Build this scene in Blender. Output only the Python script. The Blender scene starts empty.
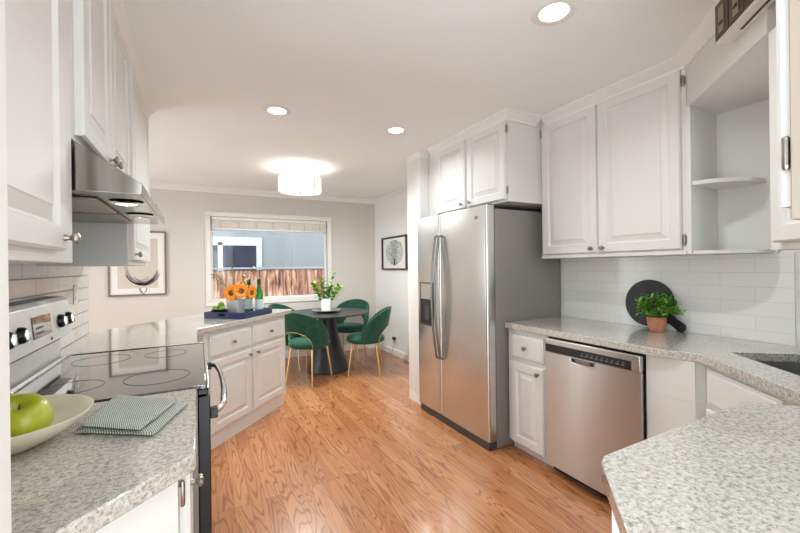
import bpy, bmesh, math, random
from mathutils import Vector, Matrix, noise
from mathutils.geometry import tessellate_polygon
random.seed(7)
PI = math.pi
C = bpy.context.scene.collection
sc = bpy.context.scene

# ------------------------------------------------------------------ camera
F, YAW, ROLL, EYE = 379.5, math.radians(28.05), math.radians(.70), 1.33
cam = bpy.data.cameras.new('camera'); cam.sensor_width = 36; cam.lens = F/800*36
cam.clip_start = .02
co = bpy.data.objects.new('camera', cam); C.objects.link(co); sc.camera = co
_r = Vector((math.cos(YAW), -math.sin(YAW), 0)); _f = Vector((math.sin(YAW), math.cos(YAW), 0)); _d = Vector((0, 0, -1))
_R = math.cos(ROLL)*_r + math.sin(ROLL)*_d; _D = -math.sin(ROLL)*_r + math.cos(ROLL)*_d
co.matrix_world = Matrix(((_R.x, -_D.x, -_f.x, 0), (_R.y, -_D.y, -_f.y, 0), (_R.z, -_D.z, -_f.z, EYE), (0, 0, 0, 1)))

# ------------------------------------------------------------------ world, sun, exposure
w = bpy.data.worlds.new('world'); sc.world = w; w.use_nodes = True
bgn = w.node_tree.nodes['Background']
bgn.inputs['Color'].default_value = (.875, .955, .985, 1); bgn.inputs['Strength'].default_value = 3.2
sun = bpy.data.lights.new('sun', 'SUN'); sun.energy = 2.0; sun.angle = math.radians(2); sun.color = (1, .95, .88)
so = bpy.data.objects.new('sun', sun); C.objects.link(so)
so.rotation_euler = Vector((.6, .7, -1.0)).to_track_quat('-Z', 'Y').to_euler()
so.location = (-4, -6, 9)
LAMP_W, PENDANT_W, DIFFUSER_W = 6, 2.4, 34
vs = sc.view_settings
vs.view_transform = 'Standard'; vs.look = 'None'; vs.gamma = 1; vs.use_curve_mapping = False; vs.exposure = .36
try:
    sc.cycles.max_bounces = 14; sc.cycles.diffuse_bounces = 10; sc.cycles.glossy_bounces = 5
    sc.cycles.transparent_max_bounces = 12; sc.cycles.caustics_reflective = False; sc.cycles.caustics_refractive = False
    sc.cycles.use_denoising = True; sc.cycles.sample_clamp_indirect = 6
except Exception:
    pass

# ------------------------------------------------------------------ materials
def s2l(r, g, b):
    f = lambda v: (v/255/12.92) if v/255 <= .04045 else ((v/255+.055)/1.055)**2.4
    return (f(r), f(g), f(b))
class N:
    def __init__(s, name):
        s.m = bpy.data.materials.new(name); s.m.use_nodes = True
        s.t = s.m.node_tree; s.b = s.t.nodes['Principled BSDF']
    def n(s, typ, **kw):
        x = s.t.nodes.new(typ)
        for k, v in kw.items(): setattr(x, k, v)
        return x
    def l(s, a, b): s.t.links.new(a, b)
    def coord(s, scale=(1, 1, 1), rot=(0, 0, 0), loc=(0, 0, 0)):
        tc = s.n('ShaderNodeTexCoord'); mp = s.n('ShaderNodeMapping')
        mp.inputs['Scale'].default_value = scale; mp.inputs['Rotation'].default_value = rot; mp.inputs['Location'].default_value = loc
        s.l(tc.outputs['Object'], mp.inputs[0]); return mp.outputs[0]
    def noise(s, vec, scale=5, detail=3, rough=.5, dist=0):
        x = s.n('ShaderNodeTexNoise'); x.inputs['Scale'].default_value = scale; x.inputs['Detail'].default_value = detail
        x.inputs['Roughness'].default_value = rough; x.inputs['Distortion'].default_value = dist
        if vec is not None: s.l(vec, x.inputs['Vector'])
        return x.outputs['Fac']
    def ramp(s, fac, stops):
        x = s.n('ShaderNodeValToRGB'); e = x.color_ramp.elements
        while len(e) < len(stops): e.new(.5)
        for q, (p, c) in zip(e, stops): q.position = p; q.color = (*c, 1) if len(c) == 3 else c
        s.l(fac, x.inputs[0]); return x.outputs[0]
    def math(s, op, a, b=None, c=None):
        x = s.n('ShaderNodeMath', operation=op)
        for i, v in enumerate((a, b, c)):
            if v is None: continue
            if isinstance(v, (int, float)): x.inputs[i].default_value = v
            else: s.l(v, x.inputs[i])
        return x.outputs[0]
    def mix(s, fac, a, b, blend='MIX'):
        x = s.n('ShaderNodeMix', data_type='RGBA', blend_type=blend)
        for i, v in ((0, fac), (6, a), (7, b)):
            if isinstance(v, (int, float)): x.inputs[i].default_value = v
            elif isinstance(v, tuple): x.inputs[i].default_value = (*v, 1)
            else: s.l(v, x.inputs[i])
        return x.outputs[2]
    def bump(s, h, strength=.2, dist=.002):
        x = s.n('ShaderNodeBump'); x.inputs['Strength'].default_value = strength; x.inputs['Distance'].default_value = dist
        s.l(h, x.inputs['Height']); s.l(x.outputs[0], s.b.inputs['Normal'])
    def set(s, **kw):
        for k, v in kw.items():
            i = s.b.inputs[k.replace('_', ' ')]
            if isinstance(v, (int, float)): i.default_value = v
            elif isinstance(v, tuple): i.default_value = (*v, 1)[:len(i.default_value)] if len(v) == 3 else v
            else: s.l(v, i)
        return s
def plain(name, col, rough=.5, metal=0, var=.04, scale=8, **kw):
    x = N(name); v = x.noise(x.coord(), scale, 3)
    lo = tuple(max(0, c*(1-var)) for c in col); hi = tuple(min(1, c*(1+var)) for c in col)
    x.set(Base_Color=x.ramp(v, [(.3, lo), (.7, hi)]), Roughness=rough, Metallic=metal, **kw); return x
M = {}
M['cab'] = plain('white_cabinet_paint', (.725, .72, .70), .48, var=.012, scale=3).m
M['trim'] = plain('white_trim_paint', (.82, .81, .79), .4, var=.01, scale=3).m
def wallm(name, col):
    x = plain(name, col, .75, var=.015, scale=2); x.bump(x.noise(x.coord(), 180, 3), .06, .002); return x.m
M['wall'] = wallm('beige_wall_paint', (.655, .62, .58))
M['wallw'] = wallm('white_wall_paint', (.83, .825, .81))
x = plain('ceiling_paint', (.88, .90, .91), .85, var=.012, scale=2); x.bump(x.noise(x.coord(), 26, 4), .10, .006); M['ceiling'] = x.m
# oak strip floor
x = N('oak_strip_floor')
vec = x.coord()
sep = x.n('ShaderNodeSeparateXYZ'); x.l(vec, sep.inputs[0])
cmb = x.n('ShaderNodeCombineXYZ'); x.l(sep.outputs[1], cmb.inputs[0]); x.l(sep.outputs[0], cmb.inputs[1])
br = x.n('ShaderNodeTexBrick'); br.offset = .37; br.offset_frequency = 3
br.inputs['Color1'].default_value = (0, 0, 0, 1); br.inputs['Color2'].default_value = (1, 1, 1, 1); br.inputs['Mortar'].default_value = (.5, .5, .5, 1)
br.inputs['Scale'].default_value = 1; br.inputs['Brick Width'].default_value = 1.15; br.inputs['Row Height'].default_value = .083
br.inputs['Mortar Size'].default_value = .0009; br.inputs['Mortar Smooth'].default_value = 0
x.l(cmb.outputs[0], br.inputs['Vector'])
pid = x.n('ShaderNodeSeparateColor'); x.l(br.outputs['Color'], pid.inputs[0]); pid = pid.outputs[0]
off = x.n('ShaderNodeCombineXYZ'); x.l(x.math('MULTIPLY', pid, 37.0), off.inputs[2]); x.l(x.math('MULTIPLY', pid, 11.0), off.inputs[0])
mp = x.n('ShaderNodeMapping'); mp.inputs['Scale'].default_value = (10, 1.05, 1); x.l(vec, mp.inputs[0])
va = x.n('ShaderNodeVectorMath', operation='ADD'); x.l(mp.outputs[0], va.inputs[0]); x.l(off.outputs[0], va.inputs[1])
g = x.noise(va.outputs[0], 1.0, 1.5, .45, .25)
rings = x.math('SINE', x.math('MULTIPLY', g, 105.0))
rings = x.math('POWER', x.math('MULTIPLY_ADD', rings, .5, .5), 6.0)
mp2 = x.n('ShaderNodeMapping'); mp2.inputs['Scale'].default_value = (170, 6, 1); x.l(vec, mp2.inputs[0])
va2 = x.n('ShaderNodeVectorMath', operation='ADD'); x.l(mp2.outputs[0], va2.inputs[0]); x.l(off.outputs[0], va2.inputs[1])
fib = x.noise(va2.outputs[0], 1.0, 3, .6)
base = x.mix(pid, s2l(184, 119, 74), s2l(211, 149, 101))
base = x.mix(x.math('MULTIPLY', x.noise(vec, 3, 2), .35), base, s2l(166, 102, 62))
col = x.mix(x.math('MULTIPLY', rings, .70), base, s2l(122, 68, 38))
col = x.mix(x.math('MULTIPLY', x.math('SUBTRACT', fib, .45), .8), col, s2l(112, 62, 36))
col = x.mix(x.math('MULTIPLY', br.outputs['Fac'], .75), col, s2l(78, 46, 28))
x.set(Base_Color=col, Roughness=.27, Coat_Weight=.5, Coat_Roughness=.12)
x.bump(x.math('ADD', x.math('MULTIPLY', rings, -.3), x.math('MULTIPLY', br.outputs['Fac'], -1.0)), .12, .002)
M['floor'] = x.m
# speckled granite / quartz
x = N('speckled_granite')
v1 = x.noise(x.coord((1, 1, 1)), 95, 4, .60)
c0 = x.ramp(v1, [(.28, s2l(142, 138, 130)), (.40, s2l(176, 172, 164)), (.52, s2l(198, 195, 188)), (.72, s2l(218, 216, 210))])
v2 = x.noise(x.coord((1, 1.7, 1.4), (0, 0, .7)), 105, 3, .6, .3)
dk = x.ramp(v2, [(.36, (1, 1, 1)), (.43, (0, 0, 0))])
v3 = x.noise(x.coord((1.6, 1, 1), (0, 0, .5), (3, 5, 1)), 150, 3, .6)
dk2 = x.ramp(v3, [(.335, (1, 1, 1)), (.375, (0, 0, 0))])
c1 = x.mix(x.math('MULTIPLY', dk, .60), c0, s2l(120, 113, 100))
c2 = x.mix(x.math('MULTIPLY', dk2, .7), c1, s2l(70, 64, 58))
v4 = x.noise(x.coord((1, 1, 1), (0, 0, 0), (9, 2, 4)), 30, 3, .6)
c3 = x.mix(x.math('MULTIPLY', x.ramp(v4, [(.58, (0, 0, 0)), (.68, (1, 1, 1))]), .25), c2, s2l(172, 164, 150))
x.set(Base_Color=c3, Roughness=.10, Coat_Weight=.5, Coat_Roughness=.04); M['granite'] = x.m
# brushed stainless
def steel(name, col, rough, sc_=(2, 2, 420), amt=.015):
    x = N(name); v = x.noise(x.coord(sc_), 1.0, 4, .6)
    x.set(Base_Color=x.ramp(v, [(.3, tuple(c*.985 for c in col)), (.7, tuple(min(1, c*1.015) for c in col))]), Metallic=1.0,
          Roughness=x.math('MULTIPLY_ADD', v, amt, rough-amt/2))
    return x.m
M['steel'] = steel('brushed_stainless', (.66, .645, .62), .27)
M['steelv'] = steel('brushed_stainless_dishwasher', (.66, .665, .665), .34, (300, 300, 2))
M['steelv'].node_tree.nodes['Principled BSDF'].inputs['Anisotropic'].default_value = .8
M['steelv'].node_tree.nodes['Principled BSDF'].inputs['Anisotropic Rotation'].default_value = .25
M['hoodsteel'] = steel('polished_hood_steel', (.40, .39, .36), .14)
M['chrome'] = plain('chrome', (.78, .77, .75), .12, 1.0, .02).m
M['pewter'] = plain('pewter_knob_metal', (.36, .33, .29), .3, 1.0, .08, 40).m
M['brass'] = plain('brushed_brass', (.80, .58, .26), .25, 1.0, .05, 30).m
M['charcoal'] = plain('charcoal_appliance_side', s2l(142, 139, 135), .45, .25, .03, 60).m
M['darkgrey'] = plain('dark_grey_plastic', s2l(66, 66, 70), .5, 0, .05, 30).m
M['black'] = plain('black_plastic', (.012, .012, .013), .35, 0, .1, 30).m
M['blackgloss'] = plain('black_gloss_glass', (.010, .010, .011), .06, 0, .1, 4, IOR=1.85, Coat_Weight=1.0).m
M['rings'] = plain('burner_ring_print', (.045, .043, .04), .15).m
M['gasket'] = plain('black_rubber_gasket', (.01, .01, .01), .8).m
M['void'] = plain('painted_gap_shade', (.02, .018, .016), .9).m  # dark colour standing in for shade between the fence boards
M['blackwood'] = plain('black_stained_wood', (.018, .019, .023), .38, 0, .25, 14).m
M['white_ceramic'] = plain('white_ceramic', (.80, .79, .76), .25, 0, .015, 6).m
M['cream_ceramic'] = plain('cream_glazed_stoneware', s2l(228, 222, 200), .22, 0, .02, 6).m
M['stone_grey'] = plain('grey_stoneware', s2l(150, 152, 140), .4, 0, .06, 14).m
M['navy'] = plain('navy_lacquer', s2l(28, 44, 92), .3, 0, .06, 8).m
M['terracotta'] = plain('terracotta', s2l(206, 140, 106), .75, 0, .10, 30).m
M['soil'] = plain('soil', (.03, .02, .012), .95, 0, .3, 60).m
M['lime'] = plain('lime_peel', s2l(118, 160, 40), .4, 0, .15, 30).m
x = N('green_apple_peel'); v = x.noise(x.coord((1, 1, .5)), 14, 4); v2 = x.noise(x.coord(), 260, 2)
cc = x.ramp(v, [(.3, s2l(136, 146, 18)), (.55, s2l(170, 178, 38)), (.8, s2l(204, 204, 84))])
cc = x.mix(x.ramp(v2, [(.66, (0, 0, 0)), (.72, (.5, .5, .5))]), cc, s2l(214, 220, 130))
x.set(Base_Color=cc, Roughness=.28, Subsurface_Weight=.08, Subsurface_Radius=(.02, .02, .006), Coat_Weight=.3); M['apple'] = x.m
def leafm(name, a, b, scale=30):
    x = N(name); v = x.noise(x.coord(), scale, 2)
    x.set(Base_Color=x.ramp(v, [(.3, a), (.7, b)]), Roughness=.45, Transmission_Weight=0.0); return x.m
M['leaf'] = leafm('bushy_leaf', s2l(38, 92, 22), s2l(118, 176, 52), 28)
M['leafdark'] = leafm('dark_leaf', s2l(30, 66, 26), s2l(78, 118, 48), 22)
M['leaflight'] = leafm('fresh_leaf', s2l(84, 140, 40), s2l(160, 200, 70), 18)
M['euca'] = leafm('olive_sprig_leaf', s2l(96, 104, 62), s2l(148, 146, 92), 24)
M['stem'] = leafm('green_stem', s2l(66, 92, 34), s2l(92, 118, 50))
M['twig'] = leafm('brown_twig', s2l(88, 70, 44), s2l(120, 96, 62))
M['petal'] = leafm('orange_petal', s2l(236, 132, 20), s2l(255, 172, 52), 60)
M['disc'] = leafm('sunflower_disc', s2l(72, 38, 12), s2l(140, 74, 22), 160)
x = N('emerald_velvet'); v = x.noise(x.coord(), 16, 4)
x.set(Base_Color=x.ramp(v, [(.3, (.005, .050, .030)), (.7, (.011, .085, .050))]), Roughness=.85, Sheen_Weight=.8, Sheen_Roughness=.35, Sheen_Tint=(.35, .75, .55, 1)); M['velvet'] = x.m
x = N('clear_glass'); x.t.nodes.remove(x.b)
out = x.t.nodes['Material Output']; gl = x.n('ShaderNodeBsdfGlossy'); gl.inputs['Roughness'].default_value = .01
tr = x.n('ShaderNodeBsdfTransparent'); tr.inputs[0].default_value = (.97, .98, .98, 1); ms = x.n('ShaderNodeMixShader')
fr = x.n('ShaderNodeFresnel'); fr.inputs[0].default_value = 1.45
x.l(fr.outputs[0], ms.inputs[0]); x.l(tr.outputs[0], ms.inputs[1]); x.l(gl.outputs[0], ms.inputs[2]); x.l(ms.outputs[0], out.inputs[0]); M['pane'] = x.m
x = plain('green_bottle_glass', (.05, .42, .07), .05, 0, .05); x.set(Transmission_Weight=.65, IOR=1.45); M['bottle'] = x.m
M['label'] = plain('pale_bottle_label', s2l(214, 228, 226), .5, 0, .08, 60).m
M['foil'] = plain('dark_green_foil', s2l(30, 58, 34), .35, .3).m
def emit(name, col, s):
    x = N(name); x.set(Base_Color=(.85, .84, .8), Emission_Color=col, Emission_Strength=s, Roughness=.5); return x.m
M['lamp'] = emit('lit_downlight_lens', (1, .97, .92), 5.0)
M['hoodlamp'] = emit('lit_hood_bulb', (1, .86, .6), 3.5)
M['shade'] = emit('lit_linen_shade', (1, .95, .86), .42)
M['diffuser'] = emit('lit_acrylic_diffuser', (1, .96, .9), .9)
def tile(name, axis, bw, rh, col, off=(0, 0, 0), wave=.25, grout=(.70, .69, .66), mort=.0016):
    x = N(name); vec = x.coord(loc=off); sp = x.n('ShaderNodeSeparateXYZ'); x.l(vec, sp.inputs[0])
    cb = x.n('ShaderNodeCombineXYZ'); x.l(sp.outputs[axis], cb.inputs[0]); x.l(sp.outputs[2], cb.inputs[1])
    b = x.n('ShaderNodeTexBrick'); b.offset = .5; x.l(cb.outputs[0], b.inputs['Vector'])
    b.inputs['Color1'].default_value = (*[c*.97 for c in col], 1); b.inputs['Color2'].default_value = (*[min(1, c*1.02) for c in col], 1)
    b.inputs['Mortar'].default_value = (*grout, 1); b.inputs['Scale'].default_value = 1
    b.inputs['Brick Width'].default_value = bw; b.inputs['Row Height'].default_value = rh; b.inputs['Mortar Size'].default_value = mort; b.inputs['Mortar Smooth'].default_value = .1
    x.set(Base_Color=b.outputs['Color'], Roughness=x.math('MULTIPLY_ADD', b.outputs['Fac'], .6, .12))
    h = x.math('ADD', x.math('MULTIPLY', b.outputs['Fac'], -1.0), x.math('MULTIPLY', x.noise(x.coord(), 14, 2), wave*4))
    x.bump(h, .25, .003); return x.m
M['tile_r'] = tile('glossy_white_tile_right', 1, .305, .0762, (.86, .86, .84), (.1, .03, -.915+.02), .25, (.69, .675, .65))
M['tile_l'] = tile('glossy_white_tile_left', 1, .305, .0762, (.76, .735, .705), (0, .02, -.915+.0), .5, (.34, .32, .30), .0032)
x = N('diag_tile'); M['tile_d'] = tile('glossy_white_tile_sink', 0, .305, .0762, (.76, .755, .735), (0, 0, -.895))
# woven check cloth
x = N('checked_cloth'); tc = x.n('ShaderNodeUVMap'); mp = x.n('ShaderNodeMapping'); mp.inputs['Scale'].default_value = (60, 52, 1); x.l(tc.outputs[0], mp.inputs[0])
ch = x.n('ShaderNodeTexChecker'); ch.inputs['Scale'].default_value = 1; x.l(mp.outputs[0], ch.inputs[0])
x.set(Base_Color=x.mix(ch.outputs['Fac'], s2l(214, 218, 210), s2l(50, 66, 60)), Roughness=.9, Sheen_Weight=.2); M['cloth'] = x.m
# fence boards, siding, ground
x = N('weathered_fence_wood'); oi = x.n('ShaderNodeObjectInfo')
va = x.n('ShaderNodeVectorMath', operation='MULTIPLY_ADD'); va.inputs[1].default_value = (12, 12, 1.6); tc = x.n('ShaderNodeTexCoord'); x.l(tc.outputs['Object'], va.inputs[0])
cb = x.n('ShaderNodeCombineXYZ'); x.l(x.math('MULTIPLY', oi.outputs['Random'], 40.0), cb.inputs[0]); x.l(x.math('MULTIPLY', oi.outputs['Random'], 17.0), cb.inputs[2]); x.l(cb.outputs[0], va.inputs[2])
v = x.noise(va.outputs[0], 1.4, 5, .6, .6)
c0 = x.ramp(v, [(.34, s2l(44, 30, 32)), (.44, s2l(132, 92, 78)), (.56, s2l(190, 146, 120)), (.68, s2l(232, 208, 188))])
c1 = x.mix(x.math('MULTIPLY', oi.outputs['Random'], .65), c0, s2l(122, 80, 66)); x.set(Base_Color=c1, Roughness=.9); M['fence'] = x.m
M['fencecap'] = plain('grey_weathered_rail', s2l(140, 138, 150), .85, 0, .15, 6).m
M['siding'] = plain('grey_blue_siding', s2l(122, 126, 131), .8, 0, .04, 2).m
M['extwhite'] = plain('exterior_white_trim', (.42, .46, .49), .6).m
x = N('dark_blue_curtain'); wv = x.n('ShaderNodeTexWave'); wv.inputs['Scale'].default_value = 12; wv.inputs['Distortion'].default_value = .6; x.l(x.coord((1, 1, .05)), wv.inputs[0])
x.set(Base_Color=x.ramp(wv.outputs[1], [(.2, s2l(12, 24, 66)), (.8, s2l(32, 54, 112))]), Roughness=.3); M['curtain'] = x.m
M['ground'] = plain('dry_ground', (.30, .27, .22), .95, 0, .2, 3).m
M['blind'] = plain('cream_blind_fabric', s2l(234, 228, 220), .7, 0, .05, 30).m
M['frame_brown'] = plain('walnut_frame', s2l(72, 50, 36), .45, 0, .15, 20).m
M['frame_grey'] = plain('grey_brown_frame', s2l(128, 114, 102), .5, 0, .1, 20).m
M['mat'] = plain('white_mat_board', (.84, .82, .79), .9, 0, .01).m
M['paper'] = plain('grey_beige_paper', s2l(208, 200, 190), .9, 0, .02, 10).m
M['ink'] = plain('black_ink', (.03, .03, .035), .8).m
M['inkgrey'] = plain('grey_ink_wash', s2l(120, 122, 124), .8, 0, .2, 60).m
M['slate'] = plain('black_slate_board', (.016, .016, .018), .42, 0, .3, 20).m
M['ventbrown'] = plain('dark_bronze_panel', s2l(84, 66, 52), .3, .5, .2, 10).m
M['ventgold'] = plain('aged_gold_panel', s2l(158, 148, 126), .35, .6, .12, 10).m
M['filter'] = steel('mesh_filter_steel', (.30, .28, .25), .35)
M['panelsteel'] = steel('satin_control_panel_steel', (.80, .795, .78), .5)
M['handlesteel'] = steel('satin_handle_steel', (.27, .262, .25), .22)
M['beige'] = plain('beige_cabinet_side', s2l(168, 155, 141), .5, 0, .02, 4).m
M['sinksteel'] = steel('dark_sink_steel', (.30, .30, .30), .32)
x = N('ink_tree_print')
vec = x.coord(); sp = x.n('ShaderNodeSeparateXYZ'); x.l(vec, sp.inputs[0])
vo = x.n('ShaderNodeTexVoronoi'); vo.feature = 'DISTANCE_TO_EDGE'; vo.inputs['Scale'].default_value = 34; x.l(vec, vo.inputs[0])
py = sp.outputs[1]; pz = sp.outputs[2]
r2 = x.math('SQRT', x.math('ADD', x.math('POWER', x.math('DIVIDE', py, .285), 2.0), x.math('POWER', x.math('DIVIDE', x.math('SUBTRACT', pz, .01), .185), 2.0)))
rn = x.math('ADD', r2, x.math('MULTIPLY', x.math('SUBTRACT', x.noise(vec, 24, 3), .5), .25))
crown = x.math('LESS_THAN', rn, 1.0)
cells = x.math('GREATER_THAN', vo.outputs['Distance'], .16)
n2 = x.noise(x.coord((1, 1, 1)), 70, 3)
dens = x.math('MULTIPLY_ADD', x.math('LESS_THAN', x.math('ABSOLUTE', py), .10), .06, .52)
crownm = x.math('MULTIPLY', crown, x.math('MULTIPLY', x.math('MULTIPLY_ADD', cells, .5, .45), x.math('GREATER_THAN', dens, n2)))
trunk = x.math('MULTIPLY', x.math('LESS_THAN', x.math('ABSOLUTE', py), .02), x.math('MULTIPLY', x.math('LESS_THAN', pz, -.08), x.math('GREATER_THAN', pz, -.185)))
x.set(Base_Color=x.mix(x.math('MINIMUM', x.math('ADD', crownm, trunk), 1.0), s2l(226, 228, 222), s2l(34, 50, 44)), Roughness=.85); M['tree'] = x.m

# ------------------------------------------------------------------ mesh helpers
MWI = {}
def V(*a): return Vector(a)
def bx(bm, x0, x1, y0, y1, z0, z1):
    v = [bm.verts.new(p) for p in ((x0,y0,z0),(x1,y0,z0),(x1,y1,z0),(x0,y1,z0),(x0,y0,z1),(x1,y0,z1),(x1,y1,z1),(x0,y1,z1))]
    for f in ((0,3,2,1),(4,5,6,7),(0,1,5,4),(1,2,6,5),(2,3,7,6),(3,0,4,7)): bm.faces.new([v[i] for i in f])
    return bm
def B(*a): return bx(bmesh.new(), *a)
def obx(bm, o, ux, uy, uz):
    o, ux, uy, uz = map(Vector, (o, ux, uy, uz))
    if ux.cross(uy).dot(uz) < 0: o = o+ux; ux = -ux
    v = [bm.verts.new(o+a*ux+b*uy+c*uz) for c in (0,1) for a, b in ((0,0),(1,0),(1,1),(0,1))]
    for f in ((0,3,2,1),(4,5,6,7),(0,1,5,4),(1,2,6,5),(2,3,7,6),(3,0,4,7)): bm.faces.new([v[i] for i in f])
    return bm
def prism(bm, pts, z0, z1, holes=()):
    loops = [list(pts)] + [list(h) for h in holes]
    flat = [p for l in loops for p in l]
    tris = tessellate_polygon([[V(p[0], p[1], 0) for p in l] for l in loops])
    lo = [bm.verts.new((p[0], p[1], z0)) for p in flat]; hi = [bm.verts.new((p[0], p[1], z1)) for p in flat]
    if holes:
        for t in tris:
            bm.faces.new([hi[i] for i in t]); bm.faces.new([lo[i] for i in reversed(t)])
    else:
        bm.faces.new(hi); bm.faces.new(list(reversed(lo)))
    k = 0
    for l in loops:
        n = len(l)
        for i in range(n):
            a, b = k+i, k+(i+1) % n
            bm.faces.new((lo[a], lo[b], hi[b], hi[a]))
        k += n
    bmesh.ops.recalc_face_normals(bm, faces=bm.faces); return bm
def frame_of(axis):
    axis = Vector(axis).normalized(); t = V(0,0,1) if abs(axis.z) < .9 else V(1,0,0)
    u = axis.cross(t).normalized(); return u, axis.cross(u).normalized(), axis
def lathe(bm, prof, o=(0,0,0), axis=(0,0,1), seg=28, sx=1, sy=1):
    o = Vector(o); u, v, a = frame_of(axis); rings = []
    for r, h in prof:
        if r < 1e-6: rings.append([bm.verts.new(o+a*h)])
        else: rings.append([bm.verts.new(o+a*h+u*(r*sx*math.cos(2*PI*i/seg))+v*(r*sy*math.sin(2*PI*i/seg))) for i in range(seg)])
    for p, q in zip(rings, rings[1:]):
        for i in range(seg):
            j = (i+1) % seg
            if len(p) == 1 and len(q) == 1: continue
            if len(p) == 1: bm.faces.new((p[0], q[j], q[i]))
            elif len(q) == 1: bm.faces.new((p[i], p[j], q[0]))
            else: bm.faces.new((p[i], p[j], q[j], q[i]))
    for rg in (rings[0], rings[-1]):
        if len(rg) > 1 and prof[0] != prof[-1]:
            try: bm.faces.new(rg)
            except ValueError: pass
    if prof[0] == prof[-1]: bmesh.ops.remove_doubles(bm, verts=bm.verts, dist=1e-6)
    bmesh.ops.recalc_face_normals(bm, faces=bm.faces); return bm
def tube(bm, pts, r, seg=10, flat=1.0):
    pts = [Vector(p) for p in pts]; rs = r if isinstance(r, (list, tuple)) else [r]*len(pts)
    rings = []; up = None
    for i, p in enumerate(pts):
        t = (pts[min(i+1, len(pts)-1)]-pts[max(i-1, 0)]).normalized()
        if up is None: up = frame_of(t)[0]
        up = (up-t*up.dot(t)).normalized(); s = t.cross(up)
        rings.append([bm.verts.new(p+(up*math.cos(2*PI*k/seg)*flat+s*math.sin(2*PI*k/seg))*rs[i]) for k in range(seg)])
    for a, b in zip(rings, rings[1:]):
        for k in range(seg): bm.faces.new((a[k], a[(k+1)%seg], b[(k+1)%seg], b[k]))
    bm.faces.new(list(reversed(rings[0]))); bm.faces.new(rings[-1])
    bmesh.ops.recalc_face_normals(bm, faces=bm.faces); return bm
def rings_panel(bm, o, ux, uz, n, w, h, rings, back=0.0):
    """front made of nested rectangles: rings = [(inset, depth)...]; the back closes at depth `back`."""
    o, ux, uz, n = map(Vector, (o, ux, uz, n)); R = []
    for i, d in [(0, back)]+list(rings):
        R.append([bm.verts.new(o+ux*a+uz*b+n*d) for a, b in ((i, i), (w-i, i), (w-i, h-i), (i, h-i))])
    bm.faces.new(R[0]); bm.faces.new(R[-1])
    for p, q in zip(R, R[1:]):
        for k in range(4): bm.faces.new((p[k], p[(k+1)%4], q[(k+1)%4], q[k]))
    bmesh.ops.recalc_face_normals(bm, faces=bm.faces); return bm
T = .022
RAISED = [(0, T-.007), (.006, T), (.054, T), (.057, T-.003), (.061, T-.013), (.067, T-.014), (.096, T-.004), (.099, T-.001), (.103, T-.001)]
DRAWER = [(0, T-.010), (.005, T-.007), (.012, T-.006), (.016, T)]
def sweep(bm, path, prof, side=1):
    """profile [(out, z)] along a 2-D path; out is measured to the left (side=1) or right (-1)."""
    P = [V(p[0], p[1], 0) for p in path]; R = []
    for i, p in enumerate(P):
        d0 = (P[i]-P[i-1]).normalized() if i else None
        d1 = (P[i+1]-P[i]).normalized() if i < len(P)-1 else None
        n0 = V(-d0.y, d0.x, 0)*side if d0 else None; n1 = V(-d1.y, d1.x, 0)*side if d1 else None
        if n0 is None: m = n1
        elif n1 is None: m = n0
        else:
            m = (n0+n1); m = m/(m.length_squared/2) if m.length > 1e-6 else n0
        R.append([bm.verts.new(p+m*o+V(0, 0, z)) for o, z in prof])
    for a, b in zip(R, R[1:]):
        for k in range(len(prof)): bm.faces.new((a[k], a[(k+1)%len(prof)], b[(k+1)%len(prof)], b[k]))
    bm.faces.new(R[0]); bm.faces.new(list(reversed(R[-1])))
    bmesh.ops.recalc_face_normals(bm, faces=bm.faces); return bm
CROWN = [(0, 0), (.058, 0), (.058, -.010), (.050, -.014), (.040, -.030), (.022, -.044), (.014, -.050), (.012, -.064), (0, -.064)]
BASEB = [(0, 0), (.014, 0), (.014, .07), (.010, .085), (.004, .095), (0, .095)]
def obj(name, bm, m, parent=None, smooth=35, bevel=0, seg=2):
    if parent is not None and parent.name in MWI:
        bm.transform(MWI[parent.name])
    me = bpy.data.meshes.new(name); bm.to_mesh(me); bm.free()
    me.materials.append(m)
    for p in me.polygons: p.use_smooth = True
    me.set_sharp_from_angle(angle=math.radians(smooth))
    o = bpy.data.objects.new(name, me); C.objects.link(o)
    if parent is not None:
        o.parent = parent
        if parent.name in MWI: MWI[o.name] = MWI[parent.name]
    if bevel:
        b = o.modifiers.new('bevel', 'BEVEL'); b.width = bevel; b.segments = seg; b.limit_method = 'ANGLE'; b.angle_limit = math.radians(40)
    return o
def tag(o, label, cat, group=None):
    o['label'] = label; o['category'] = cat
    if group: o['group'] = group
    return o
def thing(name, label, cat, loc=(0,0,0), rotz=0, group=None):
    """Empty at the thing's base. Children are written in world coordinates and moved into it."""
    o = bpy.data.objects.new(name, None); C.objects.link(o); o.location = loc; o.rotation_euler = (0, 0, rotz)
    o.empty_display_size = .1
    MWI[o.name] = (Matrix.Translation(loc) @ Matrix.Rotation(rotz, 4, 'Z')).inverted()
    return tag(o, label, cat, group)
def local_thing(name, label, cat, loc=(0,0,0), rotz=0, group=None):
    o = thing(name, label, cat, loc, rotz, group); MWI[o.name] = Matrix.Identity(4); return o
def struct(name, bm, m, parent=None, **kw):
    o = obj(name, bm, m, parent, **kw)
    if parent is None: o['kind'] = 'structure'
    return o
def copy_tree(o, parent=None, loc=None, rotz=None, label=None):
    c = o.copy(); C.objects.link(c)
    if parent is not None: c.parent = parent
    if loc is not None: c.location = loc
    if rotz is not None: c.rotation_euler = (0, 0, rotz)
    if label: c['label'] = label
    for ch in list(o.children): copy_tree(ch, c)
    return c

CEIL = 2.43
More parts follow.
